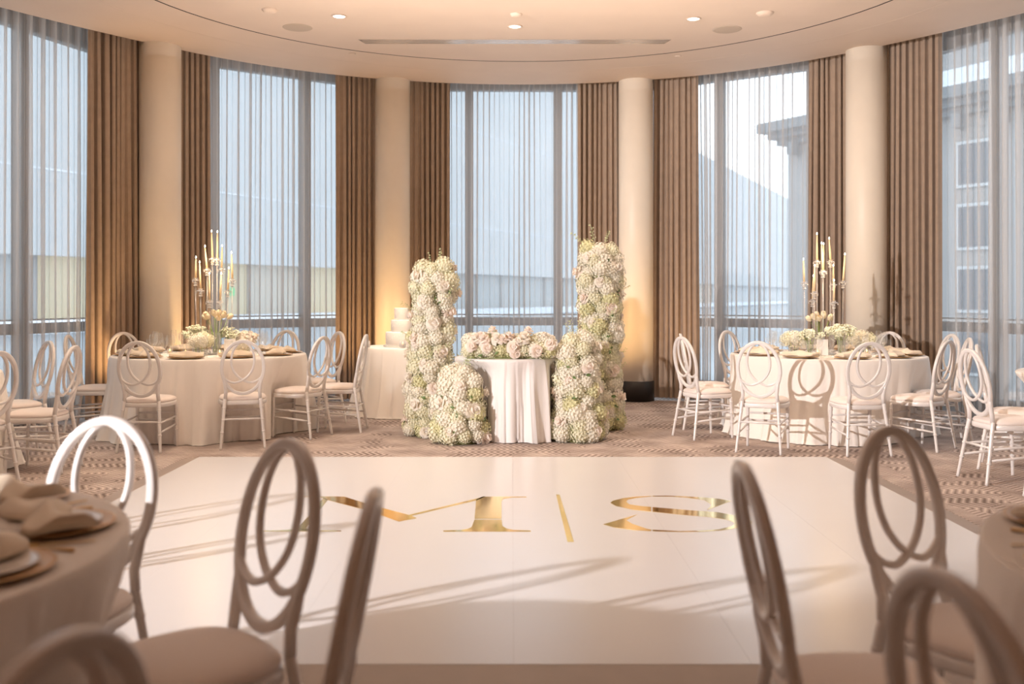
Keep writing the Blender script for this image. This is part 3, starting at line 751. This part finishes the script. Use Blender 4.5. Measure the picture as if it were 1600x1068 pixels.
PC, PN, PF, PK, PW, PFL, PT = [build_proto(f) for f in (p_charger, p_napkin, p_fork, p_knife, p_wine, p_flute, p_tumbler)]
def setting(c, R, ang, where, tn, glasses=True, seed=0, cut=True):
    rr = random.Random(seed); a = math.radians(ang); ux, uy = cos(a), sin(a); tx, ty = -uy, ux
    def P(r, t, z=TT): return (c[0]+ux*r+tx*t, c[1]+uy*r+ty*t, z)
    rz = a+PI/2
    place(PC, P(R-.19, 0), rz, 'gold-edged charger with ivory plate %s' % where, 'plate', 'plates on the '+tn)
    place(PN, P(R-.19, rr.uniform(-.01,.01), TT+.0195), rz+rr.uniform(-.5,.5), 'folded champagne napkin lying on the plate %s' % where, 'napkin', 'napkins on the '+tn)
    if cut:
        place(PF, P(R-.19, .195), rz, 'gold fork beside the plate %s' % where, 'fork', 'forks on the '+tn)
        place(PK, P(R-.19, -.195), rz+PI, 'gold knife beside the plate %s' % where, 'knife', 'knives on the '+tn)
    if glasses:
        place(PW, P(R-.40, .10), 0, 'clear wine glass behind the plate %s' % where, 'glass', 'wine glasses on the '+tn)
        place(PT, P(R-.37, -.02), 0, 'clear stemmed water goblet behind the plate %s' % where, 'glass', 'water goblets on the '+tn)
        place(PFL, P(R-.41, -.12), 0, 'tall clear champagne flute behind the plate %s' % where, 'glass', 'champagne flutes on the '+tn)
WH = {270: 'front centre', 306: 'front right', 342: 'right', 18: 'right rear', 54: 'back right', 90: 'back centre', 126: 'back left', 162: 'left rear', 198: 'left', 234: 'front left'}
for c, tn in ((TL, 'left banquet table'), (TR, 'right banquet table')):
    for k, (ang, wh) in enumerate(WH.items()):
        setting(c, .93, ang, 'at '+wh+' of the '+tn, tn, True, k, False)
setting(TFL, .90, 21, 'at right of blurred left foreground table', 'blurred left foreground table', False, 1)
setting(TFL, .90, -12, 'at lower right of blurred left foreground table', 'blurred left foreground table', False, 2)
setting(TFL, .90, 56, 'on far side of blurred left foreground table', 'blurred left foreground table', False, 3)
setting(TFR, .90, 140, 'on far side of blurred right foreground table', 'blurred right foreground table', False, 4)
setting(TFR, .90, 178, 'at left of blurred right foreground table', 'blurred right foreground table', False, 5)
setting(TOL, .92, 0, 'on the cropped table at the left edge', 'cropped left table', False, 6, False)
setting(TOR, .92, 180, 'on the cropped table at the right edge', 'cropped right table', False, 7, False)

# ------------------------------------------------------------------ flowers
def m_hydrangea(seed, nf=105, R=.078):
    rr = random.Random(seed); mb = MB()
    ico = bmesh.new(); bmesh.ops.create_icosphere(ico, subdivisions=2, radius=R*.86)
    mb.add([v.co.copy() for v in ico.verts], [tuple(v.index for v in f.verts) for f in ico.faces]); ico.free()
    for k in range(nf):
        z = 1-2*(k+.5)/nf; a = k*2.39996; s = math.sqrt(1-z*z)
        nrm = Vector((s*cos(a), s*sin(a), z)).normalized(); nrm = (nrm+Vector((rr.uniform(-.3,.3), rr.uniform(-.3,.3), rr.uniform(-.3,.3)))).normalized()
        c = Vector((s*cos(a), s*sin(a), z))*R*rr.uniform(.90, 1.08)
        t = nrm.orthogonal().normalized(); b = nrm.cross(t); q = rr.uniform(0, 1.57); sz = rr.uniform(.011, .0155)
        for p in range(4):
            an = q+p*PI/2; d = t*cos(an)+b*sin(an); e = -t*sin(an)+b*cos(an)
            mb.add([c-nrm*.002, c+d*sz*.55+e*sz*.5+nrm*.002, c+d*sz*1.05+nrm*.0045, c+d*sz*.55-e*sz*.5+nrm*.002], [(0,3,2,1)])
    return mesh('hydrangea', mb.V, mb.F)
def m_rose(seed, R=.050):
    rr = random.Random(seed); mb = MB()
    # tight bud with a spiral groove
    V = []; F = []; n, k2 = 20, 7
    for k in range(k2+1):
        t = k/k2
        for i in range(n):
            a = 2*PI*i/n; r = R*.50*math.cos(t*PI/2*.97)**.7*(1+.10*sin(a*1+t*9)); V.append((r*cos(a+t*1.2), r*sin(a+t*1.2), R*(.05+.72*sin(t*PI/2))-R*.10*max(0, t-.7)*3*(.5+.5*sin(a*2+t*8))))
    F = [(k*n+i, k*n+(i+1) % n, (k+1)*n+(i+1) % n, (k+1)*n+i) for k in range(k2) for i in range(n)]; mb.add(V, F)
    N = 15
    for k in range(N):
        f = k/(N-1); a = k*2.39996+rr.uniform(-.2,.2); th = math.radians(6+58*f); ln = R*(.80-.02*f); wd = R*(.42+.30*f); b0 = R*(.16+.30*f); z0 = R*(.10-.42*f)
        d = Vector((cos(a), sin(a), 0)); e = Vector((-sin(a), cos(a), 0)); V = []; nu, nv = 6, 5
        for i in range(nu+1):
            u = i/nu*2-1
            for j in range(nv+1):
                v = j/nv; w_ = wd*math.sin((.22+.68*v)*PI*.62)*(1-.10*v); th2 = th+v*v*(.15+.75*f)
                rad = b0+ln*v*sin(th2)-b0*.75*u*u*(1-.5*f); z = z0+ln*v*cos(th2)*(1.15 if f < .3 else 1)-.10*R*u*u*v
                V.append(d*rad+e*(u*w_)+Vector((0, 0, z+R*.02*sin(u*5+k))))
        mb.add(V, [(i*(nv+1)+j, (i+1)*(nv+1)+j, (i+1)*(nv+1)+j+1, i*(nv+1)+j+1) for i in range(nu) for j in range(nv)])
    return mesh('rose', mb.V, mb.F)
def m_leaf():
    V = []; F = []; n = 7
    for i in range(n+1):
        t = i/n; w_ = .020*math.sin(PI*t**.8)+.0006; z = .012*sin(PI*t)
        V += [(-w_, t*.085, z+.004), (0, t*.085, z), (w_, t*.085, z+.004)]
    for i in range(n):
        b = i*3; F += [(b, b+3, b+4, b+1), (b+1, b+4, b+5, b+2)]
    return mesh('leaf', V, F)
def m_sprig(seed):
    rr = random.Random(seed); mb = MB(); P = [Vector((0,0,0))]
    for k in range(5): P.append(P[-1]+Vector((rr.uniform(-.012,.012), rr.uniform(-.012,.012), .032)))
    mb.add(*tube(P, [.0018]*6, 5))
    for k in range(1, 6):
        for s in range(3):
            a = rr.uniform(0, 6.28); q = P[k]+Vector((cos(a)*.018, sin(a)*.018, .012)); mb.add(*tube([P[k], q], .0009, 4))
            mb.add(*lathe([(0,-.006),(.0055,0),(.004,.006),(0,.008)], 6, q.x, q.y, q.z, False))
    return mesh('sprig', mb.V, mb.F)
HY = []
for s, m in ((1,'hyd_w'),(2,'hyd_m'),(3,'hyd_w'),(4,'hyd_g')):
    me = m_hydrangea(s); me.materials.append(M_[m]); HY.append(me)
RO = []
for s, m in ((1,'rose'),(2,'rose_b'),(3,'rose')):
    me = m_rose(s); me.materials.append(M_[m]); me.polygons.foreach_set('use_smooth', [True]*len(me.polygons)); RO.append(me)
LF = m_leaf(); LF.materials.append(M_['leaf'])
SP = [m_sprig(1), m_sprig(2)]
for s in SP: s.materials.append(M_['sprigg'])
BUD = mesh('bud', *lathe([(0,0),(.012,.004),(.017,.018),(.012,.032),(.003,.038),(0,.038)], 10, cap=False)); BUD.materials.append(M_['rose'])
def inst(name, me, parent, p, d, s=1, rr=random):
    o = bpy.data.objects.new(name, me); C.objects.link(o); o.parent = parent
    q = Vector(d).to_track_quat('Z', 'Y'); o.rotation_mode = 'QUATERNION'
    from mathutils import Quaternion
    o.rotation_quaternion = q @ Quaternion((0,0,1), rr.uniform(0, 6.28)); o.location = p; o.scale = (s, s, s); return o
def hyd(rr, parent, p, s, green=.12):
    v = rr.random(); me = HY[3] if v < green else (HY[1] if v < green+.30 else rr.choice((HY[0], HY[2])))
    return inst('hydrangea', me, parent, p, (rr.uniform(-1,1), rr.uniform(-1,1), rr.uniform(-1,1)), s, rr)
def rose_at(rr, parent, p, d, s, blush=.35):
    me = RO[1] if rr.random() < blush else rr.choice((RO[0], RO[2])); return inst('rose', me, parent, p, d, s, rr)
def column_of_flowers(base, prof, lean_, lb, seed, green_low=True, nr=20, sprigs=14):
    """prof: [(z, radius)], lean_(z) -> (dx, dy)"""
    rr = random.Random(seed); root = empty('flower_pillar', (base[0], base[1], 0), 0, lb, 'flower arrangement')
    def rad(z):
        for (a, ra), (b, rb) in zip(prof, prof[1:]):
            if z <= b: return ra+(rb-ra)*(z-a)/(b-a)
        return prof[-1][1]
    top = prof[-1][0]
    core = [(max(.02, rad(z)-.065), z) for z in [top*k/12 for k in range(12)]]+[(.03, top-.06)]
    V, F = lathe([(core[0][0]*.9, .002)]+core[1:], 16)
    V = [(x+lean_(z)[0], y+lean_(z)[1], z) for x, y, z in V]; obj('foam_core', V, F, 'core', root)
    z = .065; k = 0
    while z < top-.03:
        r = rad(z)-.055; cnt = max(1, round(2*PI*max(r, .02)/.125)); dx, dy = lean_(z)
        if r < .06: cnt = 1
        off = rr.uniform(0, 6.28)
        for i in range(cnt):
            a = off+2*PI*i/cnt+rr.uniform(-.15,.15); q = r if cnt > 1 else 0; s = rr.uniform(.85, 1.22)
            g = .55 if (green_low and z < .22) else .12
            q = q*rr.uniform(.95, 1.1)+rr.uniform(-.012, .022)
            hyd(rr, root, (dx+q*cos(a), dy+q*sin(a), max(.075*s, z+rr.uniform(-.03,.03))), s, g)
        z += .096
    for i in range(int(nr*1.5)):
        z = (i+.5)/(nr*1.5)*(top-.08)+.04+rr.uniform(-.03,.03); a = i*2.39996+seed; r = rad(z)+.0; dx, dy = lean_(z)
        d = (cos(a), sin(a), .25+rr.uniform(-.2,.3)); rose_at(rr, root, (dx+r*cos(a)*.99, dy+r*sin(a)*.99, max(.06, z)), d, rr.uniform(1.0, 1.5))
    for i in range(nr*2):
        z = rr.uniform(.05, top-.1); a = rr.uniform(0, 6.28); r = rad(z)+.012; dx, dy = lean_(z)
        inst('leaf', LF, root, (dx+r*cos(a), dy+r*sin(a), z), (cos(a), sin(a), rr.uniform(-.3, 1)), rr.uniform(.45, .75), rr)
    for i in range(sprigs):
        z = rr.uniform(top*.3, top) if i > 2 else top-.03; a = rr.uniform(0, 6.28); r = rad(z)*(1.08 if i > 2 else .5); dx, dy = lean_(z)
        inst('sprig', rr.choice(SP), root, (dx+r*cos(a), dy+r*sin(a), z), (cos(a)*.8, sin(a)*.8, .5+(i < 3)*1.5), rr.uniform(.7, 1.1), rr)
    return root
column_of_flowers((-.78, 9.58), [(0,.215),(.3,.205),(.7,.19),(1.0,.185),(1.2,.19),(1.45,.215),(1.6,.17),(1.66,.08)], lambda z: (.045*max(0, z-.9)/.6-.03*min(1, (1-z)) if z < 1 else .045*(z-.9)/.6, 0),
    'shorter flower pillar of white hydrangeas and roses left of the sweetheart table', 11, nr=22)
column_of_flowers((.885, 10.02), [(0,.235),(.2,.22),(.4,.19),(.7,.19),(1.0,.19),(1.3,.195),(1.6,.21),(1.8,.17),(1.9,.08)], lambda z: (0,0) if z < 1.1 else (-.01*(z-1.1)/.7, 0),
    'tallest flower pillar of white hydrangeas and roses right of the sweetheart table', 23, nr=25)
column_of_flowers((-.47, 9.11), [(0,.245),(.2,.24),(.42,.205),(.6,.16),(.71,.08)], lambda z: (0,0),
    'low flower mound in front of the shorter pillar, left of the white cloth', 31, nr=9, sprigs=3)
column_of_flowers((.605, 9.25), [(0,.25),(.18,.245),(.36,.20),(.55,.195),(.75,.20),(.9,.165),(.99,.08)], lambda z: (0,0),
    'waist-high flower mound in front of the tallest pillar, right of the white cloth', 47, green_low=False, nr=13, sprigs=3)
# loose lime blossoms at the pillar feet
rr = random.Random(99)
# table-front arrangement
ar = empty('flower_arrangement', (-.03, 9.20, TT), 0, 'long low arrangement of roses and hydrangeas along the front of the sweetheart table', 'flower arrangement')
obj('foam_core', *[(lambda V, F: ([(x*4.6, y*.9, z) for x, y, z in V], F))(*lathe([(.085,0),(.08,.06),(.04,.12)], 20))][0], 'core', ar)
for i in range(22):
    x = -.36+.72*(i % 11)/10; row = i//11; hz = .08+row*.075*(1-.35*math.exp(-((x+.02)/.07)**2)); y = (-.06 if row == 0 else .02)+rr.uniform(-.02,.02)
    hyd(rr, ar, (x+rr.uniform(-.02,.02), y, hz), rr.uniform(.8, 1.05), .2)
for i in range(9): hyd(rr, ar, (-.34+.085*i, .09, .10+rr.uniform(0,.05)), rr.uniform(.8,1), .2)
for i in range(14):
    x = rr.uniform(-.38,.38); a = rr.uniform(-.2, 1.35); rose_at(rr, ar, (x, -.10*cos(a)-.04, .075+.135*sin(a)), (rr.uniform(-.4,.4), -cos(a), sin(a)), rr.uniform(.9, 1.25), .45)
for x, z in ((-.36,.20),(-.15,.265),(.04,.19),(.18,.26),(.33,.21),(.40,.18)):
    o = obj('stem', *tube([(x, 0, .1), (x, -.01, z)], .0025, 5), 'stemg', ar); rose_at(rr, ar, (x, -.01, z-.005), (0,-.3,1), .85, .5)
for i in range(12): inst('leaf', LF, ar, (rr.uniform(-.38,.38), -.12, rr.uniform(.03,.14)), (rr.uniform(-1,1), -1, .4), .6, rr)
for i in range(6): inst('sprig', rr.choice(SP), ar, (rr.uniform(-.35,.35), -.03, .15), (rr.uniform(-.5,.5), -.2, 1), .6, rr)

# ------------------------------------------------------------------ candles and candelabra
def candle_thing(x, y, z0, z1, tx, lb, grp, r=.0105, m='candle', dim=False):
    o = empty('taper_candle', (x, y, z0), 0, lb, 'candle', grp); h = z1-z0-.022
    obj('wax', *tube([(0,0,0),(tx*.5,0,h*.5),(tx,0,h)], [r, r*.9, r*.62], 10), m, o)
    obj('wick', *tube([(tx,0,h-.001),(tx+.001,0,h+.007)], .0010, 5), 'wick', o)
    obj('flame', *lathe([(0,0),(.0045,.004),(.0065,.010),(.0045,.018),(0,.027)], 10, tx, 0, h+.004, False), 'flame', o)
def candelabrum(cx, cy, items, lb, lbc):
    """items: (dx, dy, z_cup_top, z_flame_top, tip_dx)"""
    root = empty('candelabrum', (cx, cy, TT), 0, lb, 'candelabra')
    obj('base', *lathe([(.12,0),(.125,.004),(.12,.014),(.05,.020),(0,.022)], 32), 'crystal', root)
    for k, (dx, dy, zc_, zf, tx) in enumerate(items):
        zz = zc_-TT
        a = (dx*.30, dy*.5, .015); b = (dx*.96, dy, .05+.10*abs(dx)/.2)
        st = obj('stem', *tube([a, (dx*.75, dy*.9, .035), b, (dx, dy, zz-.065)], .0068, 8), 'rod', root)
        obj('cup', *lathe([(.007,-.008),(.023,.0),(.010,.010),(.022,.022),(.011,.033),(.018,.044),(.040,.052),(.039,.057),(.017,.056),(.016,.066),(.027,.072),(.0,.063)], 10, dx, dy, zz-.068, False), 'crystal', st, False)
        for q in range(3):
            aa = q*2.1+k; obj('crystal_drop', *lathe([(0,0),(.007,.010),(0,.026)], 6, dx+.036*cos(aa), dy+.036*sin(aa), zz-.042, False), 'crystal', st, False)
        candle_thing(cx+dx, cy+dy, zc_-.004, zf, tx, lbc[k], None)
f_ = 1556.0
PL = ['leftmost taper candle on the left candelabra', 'second taper candle from the left on the left candelabra, lower', 'taper candle third from left on left candelabra, upper middle', 'tallest taper candle on the left candelabra, left of the top pair',
      'top-pair taper candle on the left candelabra, the right one', 'taper candle right below the top pair on the left candelabra', 'rightmost taper candle on the left candelabra', 'low taper candle second from right on the left candelabra',
      'low centre taper candle on the left candelabra, left one', 'low centre taper candle on the left candelabra, right one']
# x of tip, x of foot (m from the centre), heights
D = 9.9
def conv(rows, ox, oy, s, cxm, D):
    out = []
    for k, (xt, yt, xb, yb, dy) in enumerate(rows):
        d = D+dy; X = (ox+xb/s-800)/f_*d; XT = (ox+xt/s-800)/f_*d
        out.append((X-cxm, dy, 1.34+(462-(oy+yb/s))*d/f_, 1.34+(462-(oy+yt/s))*d/f_, XT-X))
    return out
rowsL = [(183,258,180,432,.02),(213,295,220,516,-.08),(255,170,272,352,-.05),(307,50,315,266,.03),(354,55,352,270,-.03),(391,166,388,347,.08),(466,220,473,434,.0),(445,343,437,522,.09),(290,385,292,606,-.12),(384,385,375,606,-.11)]
itL = conv(rowsL, 270, 350, 5.085, -2.98, D)
candelabrum(-2.98, 9.9, itL, 'clear multi-arm crystal candelabra on the left banquet table', PL)
rowsR = [(283,272,288,458,0),(390,70,390,287,.04),(427,146,437,368,-.10),(443,150,441,366,.08),(487,107,497,287,.03),(612,233,598,452,.02),(372,322,368,537,-.06),(520,322,521,470,.11),(525,440,525,612,-.10),(362,405,354,600,.10)]
itR = conv(rowsR, 1200, 350, 5.0875, 3.09, 9.87)
PR = ['leftmost taper candle on the right candelabra, against the sheer curtain', 'tallest taper candle on the right candelabra', 'centre front taper candle on the right candelabra', 'centre back taper candle on the right candelabra, behind its twin flame',
      'top taper candle right of centre on the right candelabra', 'rightmost taper candle on the right candelabra, against the column', 'low taper candle left of centre on the right candelabra', 'taper candle behind the lowest one on the right candelabra', 'lowest front taper candle right of centre on the right candelabra', 'back low taper candle left of centre on the right candelabra']
candelabrum(3.09, 9.87, itR, 'clear multi-arm crystal candelabra on the right banquet table', PR)

for cx, cy in ((-2.98, 9.9), (3.09, 9.87)):
    light('candle_glow', 'POINT', (cx, cy-.22, 1.72), 9, (1, .66, .36), shadow_soft_size=.15)
# ------------------------------------------------------------------ centrepiece vases
def vase(loc, r, h, lb, m='clear'):
    o = obj('glass_vase', *lathe([(0,.004),(r*.96,.004),(r,.010),(r,h),(r-.003,h),(r-.003,.012),(0,.010)], 24, cap=False), m); o.location = loc; return tag(o, lb, 'vase')
def bowl_of(loc, r, lb, kind, seed, h=.10, sp=.09, green=.1, vr=.045, n=8, vlb=None, lift=0):
    rr = random.Random(seed); vase(loc, vr, h, vlb or lb.replace('bunch', 'clear vase with bunch'))
    root = empty('flower_bunch', (loc[0], loc[1], loc[2]+h), 0, lb, 'flowers')
    for i in range(n):
        a = i*2.4; q = sp*math.sqrt((i+.3)/n); x, y = q*cos(a), q*sin(a); z = r*(.55-.35*(q/max(sp, .01))**2)+lift+.045
        obj('stem', *tube([(x*.3, y*.3, -h+.02), (x*.45, y*.45, 0), (x, y, z-.01)], .0025, 5), 'stemg', root)
        if kind == 'hyd': hyd(rr, root, (x, y, z), .85, green)
        elif kind == 'rose': rose_at(rr, root, (x, y, z), (x, y, .08), 1.1, .6)
        elif kind == 'tulip':
            o = inst('tulip', TU, root, (x, y, z), (x*1.2, y*1.2-.01, .12), 1.15, rr)
        else:
            for k in range(3): inst('sprig', SPW[rr.randrange(2)], root, (x+rr.uniform(-.02,.02), y+rr.uniform(-.02,.02), z-.07), (x+rr.uniform(-.05,.05), y+rr.uniform(-.05,.05), .14), rr.uniform(.75, 1.0), rr)
    return root
def m_tulip():
    mb = MB()
    for k in range(6):
        a = k*PI/3+.2*(k % 2); d = Vector((cos(a), sin(a), 0)); e = Vector((-sin(a), cos(a), 0)); V = []
        for i in range(5):
            u = i/2-1
            for j in range(5):
                v = j/4; V.append(d*(.020*math.sin(.3+v*2.3)*(1-.25*u*u)+.001*k)+e*u*.016*math.sin(.25+v*2.6)+Vector((0,0,v*.060)))
        mb.add(V, [(i*5+j, (i+1)*5+j, (i+1)*5+j+1, i*5+j+1) for i in range(4) for j in range(4)])
    return mesh('tulip', mb.V, mb.F)
TU = m_tulip(); TU.materials.append(M_['tulip']); TU.polygons.foreach_set('use_smooth', [True]*len(TU.polygons))
def m_sprigw(seed):
    rr = random.Random(seed); mb = MB(); P = [Vector((0,0,0))]
    for k in range(4): P.append(P[-1]+Vector((rr.uniform(-.01,.01), rr.uniform(-.01,.01), .03)))
    mb.add(*tube(P, [.0016]*5, 4))
    for k in range(2, 5):
        for s in range(7):
            a = rr.uniform(0, 6.28); q = P[k]+Vector((cos(a)*rr.uniform(.008,.026), sin(a)*rr.uniform(.008,.026), rr.uniform(0,.02))); mb.add(*lathe([(0,-.004),(.011,.0),(.009,.008),(0,.009)], 6, q.x, q.y, q.z, False))
    return mesh('sprig', mb.V, mb.F)
SPW = [m_sprigw(5), m_sprigw(6)]
for s in SPW: s.materials.append(M_['smallw'])
def on(px, d): return ((px-800)/f_*d, d, TT)
bowl_of(on(316, 9.62), .09, 'bunch of white hydrangeas at the front of the left candelabra', 'hyd', 1, .07, .075, 0, .05, 5)
bowl_of(on(306, 9.86), .09, 'bunch of frothy green-white filler blossoms left of the left candelabra', 'fill', 2, .13, .085, 0, .035, 9)
bowl_of(on(338, 9.80), .12, 'bunch of cream tulips in a tall vase among the left candelabra stems', 'tulip', 3, .20, .12, 0, .035, 11, lift=.07)
bowl_of(on(357, 9.95), .08, 'bunch of lime-cream filler blossoms right of the left candelabra', 'fill', 4, .11, .07, 0, .035, 7)
bowl_of(on(383, 9.98), .09, 'bunch of blush roses and hydrangea right of the left table card', 'rose', 5, .085, .10, 0, .05, 12)
bowl_of(on(379, 9.45), .05, 'bunch of a single white hydrangea in a small bowl, left table front', 'hyd', 6, .05, .01, 0, .035, 1, lift=-.02)
bowl_of(on(1240, 9.80), .09, 'bunch of white hydrangeas left of the right candelabra', 'hyd', 7, .075, .085, 0, .05, 6)
bowl_of(on(1265, 9.62), .08, 'bunch of small white filler blossoms left of the right table card', 'fill', 8, .11, .06, 0, .035, 7)
bowl_of(on(1283, 9.95), .12, 'bunch of peach-cream tulips behind the right table card', 'tulip', 9, .20, .10, 0, .035, 10, lift=.05)
bowl_of(on(1315, 9.62), .09, 'bunch of tall white stock blossoms right of the right candelabra', 'fill', 10, .15, .09, 0, .035, 10)
bowl_of(on(1345, 9.85), .09, 'bunch of white hydrangeas right of the right candelabra', 'hyd', 11, .08, .09, .0, .05, 6)
for px, d, lb in ((359, 9.62, 'blank white square table card on the left banquet table'), (1285, 9.55, 'blank white square table card on the right banquet table')):
    x, y, z = on(px, d); o = empty('table_card', (x, y, z), 0, lb, 'card')
    obj('sheet', *box(-.055, -.002, .004, .055, .002, .16), 'card', o, False); obj('stand', *box(-.03, -.02, 0, .03, .02, .006), 'clear', o, False)

# votives
def votive(loc, lb, m='clear', r=.03, h=.07):
    o = obj('votive_holder', *lathe([(0,.003),(r*.8,.003),(r,.012),(r*1.05,h*.5),(r*.95,h),(r*.95-.002,h),(r*.95,h*.5),(r*.75,.012),(0,.012)], 20, cap=False), m); o.location = loc; tag(o, lb, 'votive')
    c = empty('votive_candle', (loc[0], loc[1], loc[2]+.013), 0, lb.replace('glass votive holder', 'lit votive candle'), 'candle')
    obj('wax', *lathe([(r*.68,0),(r*.68,h*.35),(0,h*.33)], 16), 'candle', c)
    obj('flame', *lathe([(0,0),(.005,.004),(.007,.010),(.004,.02),(0,.03)], 8, 0, 0, h*.33, False), 'flame_dim', c)
votive((-1.62, 11.12, TT), 'faceted glass votive holder at the left edge of the cake table', 'crystal', .034, .075)
votive((-1.21, 11.02, TT), 'faceted glass votive holder in front of the cake', 'crystal', .034, .075)
votive((.40, 9.42, TT), 'amber glass votive holder at the right end of the sweetheart table', 'crystal', .034, .075)
for c, tn, A_ in ((TL, 'left', (250, 300, 200)), (TR, 'right', (240, 290, 330))):
    for k, a in enumerate(A_):
        aa = math.radians(a); votive((c[0]+.38*cos(aa), c[1]+.38*sin(aa), TT), 'small glass votive holder %s on the %s banquet table' % (['left of the front flowers', 'right of the front flowers', 'near the outer side'][k], tn), 'clear', .026, .06)

# cake
ck = empty('tiered_cake', (-1.265, 11.38, TT), 0, 'three-tier white cake on the small table behind the shorter flower pillar', 'cake')
def disc_prof(r, h): return [(r*.98,0),(r,.004),(r,h-.012),(r*.985,h-.003),(r*.96,h),(0,h)]
obj('stand', *lathe([(.20,0),(.205,.004),(.205,.012),(0,.014)], 36), 'plate', ck)
z = .014
for r_, h in ((.178,.155),(.118,.135),(.080,.135)):
    t = obj('tier', *lathe(disc_prof(r_, h), 48, 0, 0, z), 'icing', ck)
    mb = MB(); nb = int(2*PI*r_/.016)
    for i in range(nb):
        a = 2*PI*i/nb
        mb.add(*lathe([(0,-.007),(.006,0),(0,.007)], 6, r_*cos(a), r_*sin(a), z+.008, False))
    for i in range(nb//2):
        a = 4*PI*i/nb; mb.add(*lathe([(0,-.010),(.005,0),(0,.010)], 5, r_*cos(a), r_*sin(a), z+h*.55+.02*sin(a*6), False))
    o = mb.build('piped_beads', 'icing', t); o['kind'] = 'stuff'
    z += h
